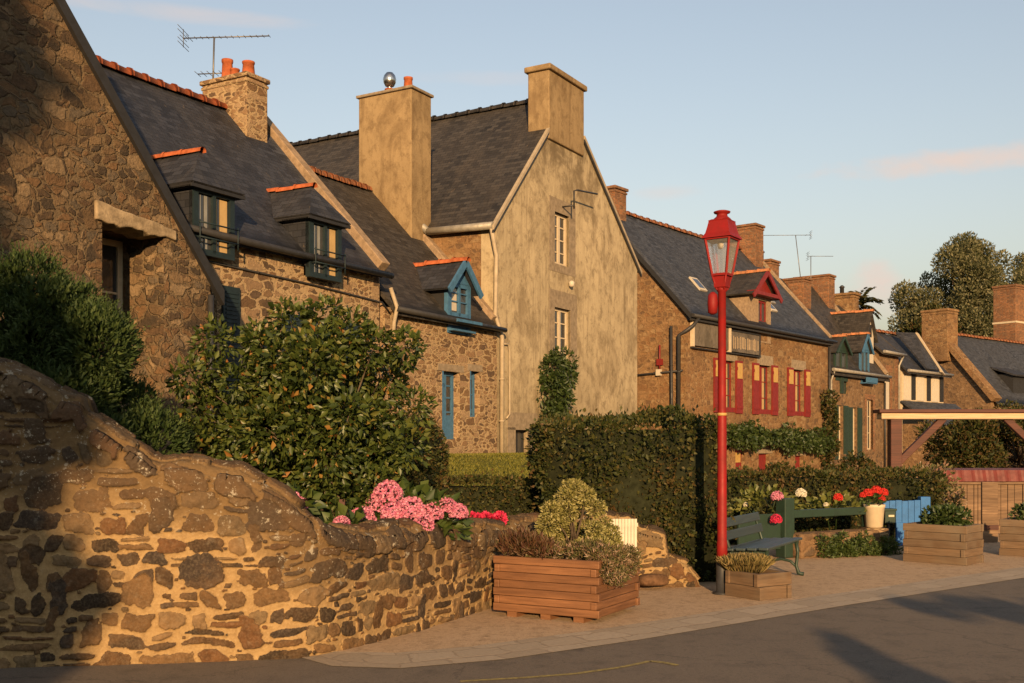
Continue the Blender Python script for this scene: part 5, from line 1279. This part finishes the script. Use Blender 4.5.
# hydrangeas: leaves with round flower heads as parts
def flower_head(c, r, mat, parent=None, n=330, name='flower_head'):
    dd = rand_dirs(n); dd[:, 2] = np.abs(dd[:, 2]) * 1.2 - .45; dd = unit(dd); P = np.array(c) + dd * r * (.82 + .2 * RNG.random(n))[:, None]
    out = []
    for k in range(3): out.append((P, unit(np.cross(dd, rand_dirs(n))) + dd * .3, r * .2, .9, M[mat]))
    return leaf_mesh(name, out, parent)
def hydrangea(name, loc_, leaves_c, heads, leafmat, label, n=260, r=.3, stretch=(1, 1, 1), leaf=.13, cat='flowers'):
    e = empty(name, loc_, 0, label, cat); c = np.array(leaves_c)
    dd = rand_dirs(n); dd[:, 2] = np.abs(dd[:, 2]) * 1.0 - .25; P = c + dd * r * np.array(stretch) * (.4 + .6 * RNG.random(n))[:, None]
    st = MB()
    for hp, hr, m in heads: st.tube([(c[0] + rd(-.1, .1) , c[1], c[2] - .35), (hp[0], hp[1] + .03, hp[2])], [.008, .006], 5)
    leaf_mesh('foliage', [(P, dd + rand_dirs(n) * .5 + np.array([0, -.1, .1]), leaf * (.6 + .6 * RNG.random(n)), .68, M[leafmat])], e, (st, M['hyd_leaf']))
    for hp, hr, m in heads: flower_head(hp, hr, m, e)
    return e
Pk = 'pink'
def at(px, py, Y): return ((px - 512) / 1080 * Y, Y, 1.6 + (445 - py) / 1080 * Y)
def rel(o, px, py, Y): p = at(px, py, Y); return (p[0] - o[0], p[1] - o[1], p[2] - o[2])
o = (-1.0, 9.75, .72)
hd = [((-.31, -.28, .22), .115, Pk), ((-.10, -.16, .44), .125, Pk), ((-.20, -.10, .34), .11, Pk), ((.11, -.25, .30), .125, Pk), ((.29, -.16, .27), .10, Pk), ((-.04, -.26, .27), .11, Pk), ((.42, -.08, .32), .09, Pk), ((.22, -.30, .18), .095, Pk), ((.52, -.06, .27), .085, Pk)]
hydrangea('hydrangea', o, (.05, .0, .16), hd, 'hyd_leaf', 'mop head hydrangea with large pink flower heads on top of the wall', 520, .46, (1.2, .6, .95))
o = (-1.86, 9.2, .95); hydrangea('hydrangea', o, (0, 0, .12), [((-.02, -.05, .20), .08, Pk), ((.06, -.03, .14), .07, Pk)], 'hyd_leaf', 'two small coral pink flower heads under the glossy leaved bush', 90, .2)
o = (-1.40, 9.0, .80); hydrangea('hydrangea', o, (0, .12, .10), [((0, -.12, .14), .075, Pk)], 'hyd_leaf', 'single low pink flower head resting on the wall crest', 60, .16)
P, N = blob_pts([at(458 + 7 * i, 519 + (i % 2) * 2, 10.9)+ (rd(.05, .075),) for i in range(7)], 1500, .5, .4)
L_, N2 = blob_pts([at(458 + 7 * i, 523, 10.95) + (.08,) for i in range(7)], 500, .6, .4)
clumpy('crimson_flowers', [(P, N + rand_dirs(len(P)) * .6, .035, .8, M['crimson']), (L_, N2 + rand_dirs(len(L_)) * .5, .05, .6, M['hyd_leaf'])], 'low mat of crimson flowers along the wall crest', 'flowers')
P, N = blob_pts([at(101, 428, 8.35) + (.03,), at(106, 432, 8.35) + (.028,), at(98, 432, 8.35) + (.02,)], 190, .5, .3)
L_, N2 = blob_pts([at(103, 437, 8.4) + (.07,)], 120, .6, .3)
clumpy('red_flower', [(P, N + rand_dirs(len(P)) * .6, .03, .8, M['vermil']), (L_, N2 + rand_dirs(len(L_)) * .5, .05, .5, M['hyd_leaf'])], 'small bright red flower on the wall under the conifer', 'flowers')
# yellow green bed plants behind the bench
o = (3.72, 15.6, .3); hd = [(rel(o, 777, 497, 15.2), .085, Pk), (rel(o, 801, 494, 15.6), .08, 'whitepet'), (rel(o, 776, 520, 14.9), .08, 'crimson'), (rel(o, 746, 505, 15.4), .04, 'whitepet')]
hydrangea('hydrangea', o, (-.1, -.1, .42), hd, 'hyd_pale', 'yellow green hydrangea with pink and white heads behind the bench', 260, .40, (1.25, .6, .9), .12)
o = (4.9, 16.3, .3); hd = [(rel(o, 838, 498, 16.1), .07, 'vermil'), (rel(o, 826, 505, 16.1), .04, 'whitepet')]
hydrangea('hydrangea', o, (-.05, -.1, .32), hd, 'hyd_pale', 'leafy hydrangea with one red head above the green rail', 260, .38, (1.5, .6, .8), .12)

# ------------------------------------------------------------------ hedges, clipped shrubs
hedge('clipped_hedge', (2.15, 1.7, 1.88), 0.0, (1.36, 13.25, 0), R(3), 1500, .055, 'tall thick clipped hedge behind the red lamp and broken wall end', bulge=.12, seed=4, sides='flrt')
hedge('clipped_hedge', (1.75, .8, .62), 0.55, (-.35, 13.75, 0), R(2), 1700, .045, 'low clipped hedge below the sunlit lawn bank', bulge=.04, seed=9, sides='flrt')
bl = [(at(413, 447, 14.3)[0], 14.3, 1.45, .45, .5, .60), (at(413, 440, 14.3)[0], 14.3, 1.2, .46, .5, .55)]
P, N = blob_pts(bl, 8500, .18, .85); P = P + N * (lump(P, 9, 3) * .02)[:, None]
co = MB(); co.lathe([(.3, .6), (.40, .8), (.40, 1.5), (.33, 1.8), (.1, 1.95)], (bl[0][0], 14.3, 0), 14)
o = leaf_mesh('clipped_shrub', [(P, N * .8 + rand_dirs(len(P)), .045 * (.6 + .8 * RNG.random(len(P))), .6, M['hedge'])], None, (co, M['twig'])); tag(o, 'rounded clipped shrub between glossy bush and low hedge', 'shrub')
hedge('clipped_hedge', (1.75, .9, 1.17), 0, (4.18, 17.6, 0), R(4), 1100, .06, 'clipped hedge behind the bench and hydrangea, before the inn', bulge=.05, seed=12, sides='flrt')
hedge('clipped_hedge', (1.95, .9, 1.15), 0, (5.98, 17.75, 0), R(2), 1100, .06, 'clipped hedge behind the red geraniums and blue gate', bulge=.05, seed=15, sides='flrt')
# climber on the tall gable
p = loc(OL, DA, 2.55, -.18); bl = []
for i in range(26):
    z = rd(0, 1); w = .50 * (1 - .55 * abs(z - .35)); bl.append((*loc(OL, DA, 2.55 + rd(-w, w), -.05 - .28 * rd(0, 1), 1.9 + 1.75 * z), rd(.16, .30)))
bl.append((*loc(OL, DA, 2.55, -.2, 3.75), .2))
P, N = blob_pts(bl, 5200, .5, .6); clumpy('climbing_plant', [(P, N * .7 + rand_dirs(len(P)) * .7 + np.array([0, 0, -.35]), .12 * (.6 + .8 * RNG.random(len(P))), .45, M['vine'])], 'green climbing plant on the tall plastered gable under its window', 'climbing plant')
# vine garland and corner column on the inn
bl = []
for i in range(110):
    x = rd(1.0, 10.6); bl.append((*loc(OP, PA, x, -.25 - rd(0, .25), 2.0 - .028 * x + rd(-.28, .30) * (.7 + .5 * math.sin(x * 2.1))), rd(.14, .27)))
P, N = blob_pts(bl, 9000, .5, .6); clumpy('vine_garland', [(P, N * .8 + rand_dirs(len(P)) * .7 + np.array([0, 0, -.2]), .13 * (.6 + .8 * RNG.random(len(P))), .65, M['vine'])], 'long green vine garland trained across the inn below its shutters', 'vine')
bl = []
for i in range(40): z = rd(0, 1); bl.append((*loc(OP, PA, 10.62 + rd(-.18, .18), -.2 - rd(0, .2), -.2 + 3.8 * z), rd(.15, .24)))
P, N = blob_pts(bl, 4200, .5, .6); clumpy('ivy_column', [(P, N * .8 + rand_dirs(len(P)) * .7, .13 * (.6 + .8 * RNG.random(len(P))), .65, M['hedge'])], 'upright ivy column at the far corner of the inn', 'ivy')
bush('dark_bush', (*loc(OP, PA, 4.6, -1.0)[:2], .35), .75, 2600, .11, 'hedge', 'small dark bush at the cellar door of the inn', 16, z_sq=.9)
bush('round_bush', (at(857, 460, 34)[0], 34.0, .35), 1.0, 4200, .12, 'hedge', 'dark rounded bush in front of the dark shuttered house', 22, z_sq=.9, stretch=(1.1, .8, 1))
bush('tawny_shrub', (at(932, 480, 19)[0], 19.0, .55), .62, 4800, .07, 'heather', 'tall tawny olive shrub between blue gate and board fence', 22, stretch=(.75, .7, 1.8))
# weeds along the bed wall
bl = [(*at(rd(815, 893), rd(533, 557), 15.2 + rd(-.1, .1)), rd(.05, .11)) for i in range(50)]
bl = [(4.15 + 1.35 * i / 50 + rd(-.03, .03), 15.02 + .66 * i / 50 + rd(-.05, .05), rd(.04, .33) * (.5 + .5 * math.sin(i * .55) ** 2), rd(.05, .10)) for i in range(8, 54)]
P, N = blob_pts(bl, 4200, .6, .4); clumpy('trailing_plant', [(P, N * .7 + rand_dirs(len(P)) * .7, .05 * (.6 + .8 * RNG.random(len(P))), .4, M['hyd_leaf'])], 'green trailing plants over the low bed wall beside the pavement')

# ------------------------------------------------------------------ bed wall, green fence, gate and small things
bedang = math.atan2(.95, 1.56)
e = MB().box(0, 1.72, 0, .3, -.02, .34); o = e.build('bed_wall', M['rubble_far'], None, .05); o.location = (4.02, 15.04, .02); o.rotation_euler = (0, 0, bedang); tag(o, 'low stone bed wall with trailing plants beside the bench', 'wall')
e = empty('garden_fence', (3.96, 15.15, .02), bedang, 'dark green garden fence with thick post and broad rail', 'fence')
MB().box(-.16, .03, .02, .20, 0, .83).build('post', M['green'], e, .01); MB().box(.03, 1.72, .06, .16, .55, .66).build('rail', M['green'], e, .008); MB().box(1.60, 1.72, .06, .2, .36, .72).build('post', M['green'], e, .01)
MB().box(-.95, -.16, .10, .14, .12, .62).build('panel', M['green'], e, .006)
e = empty('blue_gate', (6.08, 17.0, .02), R(6), 'bright blue board gate with narrow lower board and post behind the grey planter', 'gate')
mb = MB()
for i in range(6): mb.box(-.25 + .102 * i, -.153 + .102 * i, -.02, .02, .33 if i > 1 else .36, .70 + .006 * (i % 3))
mb.build('board_panel', M['gate_blue'], e, .005); MB().box(-.25, .36, .02, .045, .58, .64).build('rail', M['gate_blue'], e)
MB().box(-.05, .10, -.045, .0, .0, .36).build('lower_board', M['gate_blue'], e, .006)
MB().box(.40, .56, .05, .17, .0, .76).build('gate_post', M['gate_blue'], e, .008)
mb = MB().box(-.09, .08, -.07, .07, 0, .20); mb.box(-.105, .095, -.085, .085, .19, .225); e = mb.build('letter_box', M['green'], None, .008); e.location = (5.79, 16.6, .40); e.rotation_euler = (0, 0, R(8)); tag(e, 'small dark green box beside the blue gate', 'box')
MB().box(-.04, .05, -.078, -.069, .10, .13).build('paper_label', M['cream'], e)
MB().box(-.02, .02, .0, .04, -.40, 0).build('stand', M['dark_wood'], e)
o = MB().lathe([(.10, 0), (.125, .02), (.15, .30), (.16, .31), (.16, .35), (.14, .35), (.13, .28)], (5.38, 16.05, .37), 18).build('flower_pot', M['cream'], None); tag(o, 'cream pot of red geraniums at the end of the bed wall', 'pot')
MB().box(-.16, .16, -.16, .16, -.36, 0).build('pedestal', M['rubble2'], o).location = (5.38, 16.05, .37)
o = (5.38, 16.05, .72); hd = [((-.10, -.03, .16), .07, 'vermil'), ((.02, -.04, .20), .075, 'vermil'), ((.13, -.02, .17), .07, 'vermil'), ((.10, -.05, .08), .05, 'vermil'), ((-.17, -.02, .13), .05, 'vermil')]
hydrangea('geranium', o, (0, 0, .05), hd, 'hyd_leaf', 'bright red geraniums in the cream pot by the blue gate', 110, .17, (1, 1, .7), .07)
e = empty('slatted_panel', (1.05, 11.62, .42), R(2), 'small white slatted panel behind the large planter', 'panel')
mb = MB(); nsl = 9
for i in range(nsl): mb.box(.30 * i / nsl, .30 * (i + .86) / nsl, 0, .02, 0, .385)
mb.build('slats', M['white'], e); MB().box(-.01, .31, .02, .04, .02, .06).build('rail', M['white'], e); MB().box(-.01, .31, .02, .04, .30, .34).build('rail', M['white'], e); MB().box(.12, .16, .02, .06, -.4, .3).build('stake', M['white'], e)

# timber pergola
e = empty('timber_pergola', (7.44, 21.0, .02), 0, 'reddish timber pergola with pale topped beam and knee braces', 'pergola')
MB().box(-.11, .11, -.11, .11, 0, 2.12).build('post', M['beam'], e, .012)
MB().box(3.0, 3.25, -.12, .12, 0, 2.12).build('post', M['beam'], e, .012)
MB().box(-.30, 3.6, -.14, .14, 2.08, 2.20).build('beam', M['beam_pale'], e, .01); MB().box(-.36, 3.7, -.2, .2, 2.203, 2.27).build('beam_cap', M['beam'], e, .01)
MB().bar((.08, 0, 1.25), (.95, 0, 2.10), .11, .13).build('brace', M['beam'], e, .01); MB().bar((3.05, 0, 1.25), (2.15, 0, 2.10), .11, .13).build('brace', M['beam'], e, .01)
# board fence with red corrugated strip
e = empty('board_fence', (7.75, 19.3, .02), R(2), 'low fence of old upright boards under a dark red corrugated strip', 'fence')
mb = MB(); x = 0
while x < 3.4:
    w = rd(.07, .15); mb.box(x, x + w - .012, rd(-.01, .01), .03, 0, .94 + rd(-.03, .0)); x += w
mb.build('boards', M['board_old'], e)
mb = MB(); q = []
for i in range(90): q.append((i * .04 - .15, -.06 + .018 * math.sin(i * 1.2)))
for i in range(89):
    a, b = q[i], q[i + 1]; mb.quad((*a, .93), (*b, .93), (b[0], b[1] + .06, 1.13), (a[0], a[1] + .06, 1.13)); mb.quad((a[0], a[1] + .06, 1.13), (b[0], b[1] + .06, 1.13), (b[0], .5 + b[1], 1.16), (a[0], .5 + a[1], 1.16))
mb.build('corrugated_strip', M['maroon_dark'], e)
MB().box(.0, 3.4, -.05, -.02, .88, .92).build('rail', M['board_old'], e)
mb = MB().box(-.13, .13, -.03, .03, 0, .98); o = mb.build('wooden_gate_board', M['board_old'], None, .01); o.location = (7.78, 17.6, .02); tag(o, 'upright tan plank between the two right hand planters', 'post')
o['label'] = 'upright tan plank standing in front of the board fence'
MB().box(-.13, .13, -.05, -.032, .2, .28).build('batten', M['beam'], o)

# ------------------------------------------------------------------ trees
def tree(name, base, h, crown, nclump, per, leaf, label, mat='treeleaf', trunk=.45, group=None):
    e = empty(name, base, 0, label, 'tree', group); tr = MB(); cx, cy, cz, rx, ry, rz = crown
    tr.tube([(0, 0, -.2), (rd(-.2, .2), 0, h * .25), (cx * .5, cy * .5, cz - rz * .2), (cx, cy, cz + rz * .5)], [trunk, trunk * .75, trunk * .5, trunk * .12], 9)
    bl = []
    for i in range(nclump):
        dd = rand_dirs(1)[0]; q = rd(.45, 1) ** .7; p = (cx + dd[0] * rx * q, cy + dd[1] * ry * q, cz + dd[2] * rz * q); bl.append((*p, rd(.075, .135) * (rx + rz)))
        a = Vector((cx * .6, cy * .6, max(h * .2, cz - rz * rd(.2, .7)))); b = Vector(p); m_ = a.lerp(b, .5) + Vector((0, 0, rd(-.1, .3) * rz * .3)); tr.tube([a, m_, b], [trunk * .28, trunk * .16, trunk * .04], 6)
    tr.build('trunk', M['bark'], e)
    P, N = blob_pts(bl, per * nclump, .75, .35); D = N * .6 + rand_dirs(len(P)) * .8 + np.array([0, 0, .35])
    leaf_mesh('crown', [(P, D, leaf * (.5 + RNG.random(len(P))), .45, M[mat])], e)
    return e
tree('pine_tree', (37.9, 90.0, 0), 18, (-.3, 0, 12.6, 5.4, 4.0, 5.6), 84, 1000, .24, 'big airy olive green tree rising behind the slate roofs', trunk=.5)
tree('pine_tree', (35.2, 88.0, 0), 12, (-.8, 0, 8.6, 2.6, 3.0, 4.2), 50, 800, .26, 'dark lower tree joining the left side of the big airy tree', mat='hedge', trunk=.4)
tree('pine_tree', (45.2, 92.0, 0), 18, (.6, 0, 13.2, 3.0, 3.0, 5.0), 46, 800, .24, 'second airy tree at the row end above the tall brick chimney', trunk=.45)
tree('green_tree', (16.9, 36.0, .0), 3.6, (0, 0, 1.4, 3.4, 2.2, 1.45), 70, 700, .13, 'broad rounded green tree behind the timber pergola', mat='hedge', trunk=.16)
# dark spiky palm top beyond the roofs
def palm(loc_, h, n, L, label, width=.05):
    e = empty('palm_tree', loc_, 0, label, 'palm tree'); MB().tube([(0, 0, 0), (.05, 0, h * .5), (0, 0, h)], [.16, .13, .10], 10).build('trunk', M['bark'], e)
    P = []; D = []
    for i in range(n):
        a = rd(0, 6.28); el = rd(-.2, 1.2); q = [Vector((0, 0, h))]; d = Vector((math.cos(a) * math.cos(el), math.sin(a) * math.cos(el), math.sin(el)))
        for k in range(12):
            q.append(q[-1] + d * L / 12); d = (d + Vector((0, 0, -.09))).normalized(); s_ = d.cross(Vector((0, 0, 1))).normalized()
            for sg_ in (-1, 1):
                for m_ in range(2): P.append(tuple(q[-1] + d * rd(0, L / 12))); D.append(tuple(d * .6 + s_ * sg_ + Vector((0, 0, -.25))))
    leaf_mesh('crown', [(np.array(P), np.array(D), L * .30, .20, M['hedge'])], e); return e
palm((26.9, 84.0, 0), 12.4, 22, 1.7, 'dark spiky palm top showing over the roof ridges')

# across the road, behind the camera: they throw the long shadows
def shade_tree(loc_, h, crown, nc, per, label): return tree('roadside_tree', loc_, h, crown, nc, per, .30, label, 'treeleaf', .2)
shade_tree((-4.35, -11.0, 0), 7, (.55, 0, 4.9, 1.65, 1.5, 2.3), 80, 520, 'leafy roadside tree across the road, shading the wall end')
tree('roadside_tree', (-5.6, -12.6, 0), 14, (.2, 0, 10.8, 1.3, 1.4, 3.0), 46, 260, .26, 'taller roadside tree across the road, shading the near gable', 'treeleaf', .22)
tree('roadside_tree', (3.45, -5.3, 0), 3, (0, 0, 2.72, .26, .3, .30), 14, 130, .10, 'small leafy tree across the road, casting its shadow on the asphalt', 'treeleaf', .05)
tree('roadside_tree', (5.6, -3.6, 0), 3, (0, 0, 3.02, .85, .2, .08), 16, 130, .09, 'flat topped young tree across the road nearer the kerb', 'treeleaf', .05)

# ------------------------------------------------------------------ light, sky, camera
EL = R(12); AZ = .06
S_ = Vector((math.sin(AZ) * math.cos(EL), -math.cos(AZ) * math.cos(EL), math.sin(EL)))
ld = bpy.data.lights.new('sun', 'SUN'); ld.energy = SUN_E; ld.angle = R(.55); ld.color = SUN_C
lo = bpy.data.objects.new('sun', ld); COL.objects.link(lo); lo.rotation_euler = S_.to_track_quat('Z', 'Y').to_euler(); lo.location = (0, -20, 20)
w = bpy.data.worlds.new('World'); SC.world = w; w.use_nodes = True; nt = w.node_tree; bg = nt.nodes['Background']
sky = nt.nodes.new('ShaderNodeTexSky'); sky.sky_type = 'NISHITA'; sky.sun_disc = False; sky.sun_elevation = EL; sky.sun_rotation = math.pi - AZ; sky.altitude = 10; sky.air_density = 1.0; sky.dust_density = SKY_DUST; sky.ozone_density = 1.2
# thin evening clouds, placed by compass bearing and height above the horizon
class W(NT):
    def __init__(s): s.t = nt
ww = W(); tc = ww.n('ShaderNodeTexCoord'); sp = ww.n('ShaderNodeSeparateXYZ'); ww.l(tc.outputs['Generated'], sp.inputs[0])
az = ww.math('ARCTAN2', sp.outputs[0], sp.outputs[1]); el = ww.math('ARCSINE', sp.outputs[2])
cb = ww.n('ShaderNodeCombineXYZ'); ww.l(ww.math('MULTIPLY', az, 5.0), cb.inputs[0]); ww.l(ww.math('MULTIPLY', el, 22.0), cb.inputs[1])
nz = ww.noise(cb.outputs[0], 1.5, 6, .6, .6); cb2 = ww.n('ShaderNodeCombineXYZ'); ww.l(ww.math('MULTIPLY', az, 20.0), cb2.inputs[0]); ww.l(ww.math('MULTIPLY', el, 30.0), cb2.inputs[1]); nz2 = ww.noise(cb2.outputs[0], 1.2, 5, .6, .3)
col = ww.mix(1.0, sky.outputs[0], SKY_WB, 'MULTIPLY')   # white balance set for the warm evening sun
col = ww.mix(1.0, col, SKY_CAP, 'DARKEN')      # the glow round the sun is carried by the sun lamp
cloudc = CLOUD
for (px, py, wx, wy, amt, nn) in ((955, 161, 140, 13, .85, nz2), (873, 279, 28, 20, .8, nz2), (860, 300, 100, 20, .55, nz2), (170, 12, 130, 9, .4, nz), (668, 192, 45, 9, .35, nz), (480, 78, 90, 8, .2, nz)):
    a0 = math.atan((px - 512) / 1080); e0 = math.atan((445 - py) / math.hypot(1080, px - 512)); wa = wx / 1080; we = wy / 1080
    u = ww.math('DIVIDE', ww.math('SUBTRACT', az, a0), wa); v = ww.math('DIVIDE', ww.math('SUBTRACT', el, e0), we)
    g = ww.math('ADD', ww.math('MULTIPLY', u, u), ww.math('MULTIPLY', v, v)); g = ww.math('SUBTRACT', 1.15, g)
    g = ww.math('ADD', g, ww.math('MULTIPLY', ww.math('SUBTRACT', nn.outputs[0], .5), 2.6)); g = ww.mr(g, .0, 1.6, 0, amt, 'SMOOTHSTEP')
    col = ww.mix(g, col, cloudc)
nt.links.new(col, bg.inputs[0]); bg.inputs[1].default_value = SKY_S
cd = bpy.data.cameras.new('camera'); cam = bpy.data.objects.new('camera', cd); COL.objects.link(cam); SC.camera = cam
cam.location = (0, 0, 1.6); cam.rotation_euler = (R(90), 0, 0); cd.sensor_width = 36; cd.lens = 36 * 1080 / 1024; cd.shift_y = 103.5 / 1024; cd.clip_start = .1; cd.clip_end = 5000
SC.render.engine = 'CYCLES'; SC.cycles.use_denoising = True; SC.cycles.max_bounces = 6; SC.cycles.diffuse_bounces = 3; SC.cycles.glossy_bounces = 2; SC.cycles.transparent_max_bounces = 6; SC.cycles.caustics_reflective = False; SC.cycles.caustics_refractive = False
vs = SC.view_settings; vs.view_transform = 'Standard'; vs.look = 'None'; vs.gamma = 1; vs.use_curve_mapping = False; vs.exposure = EXPO
SC.render.film_transparent = False
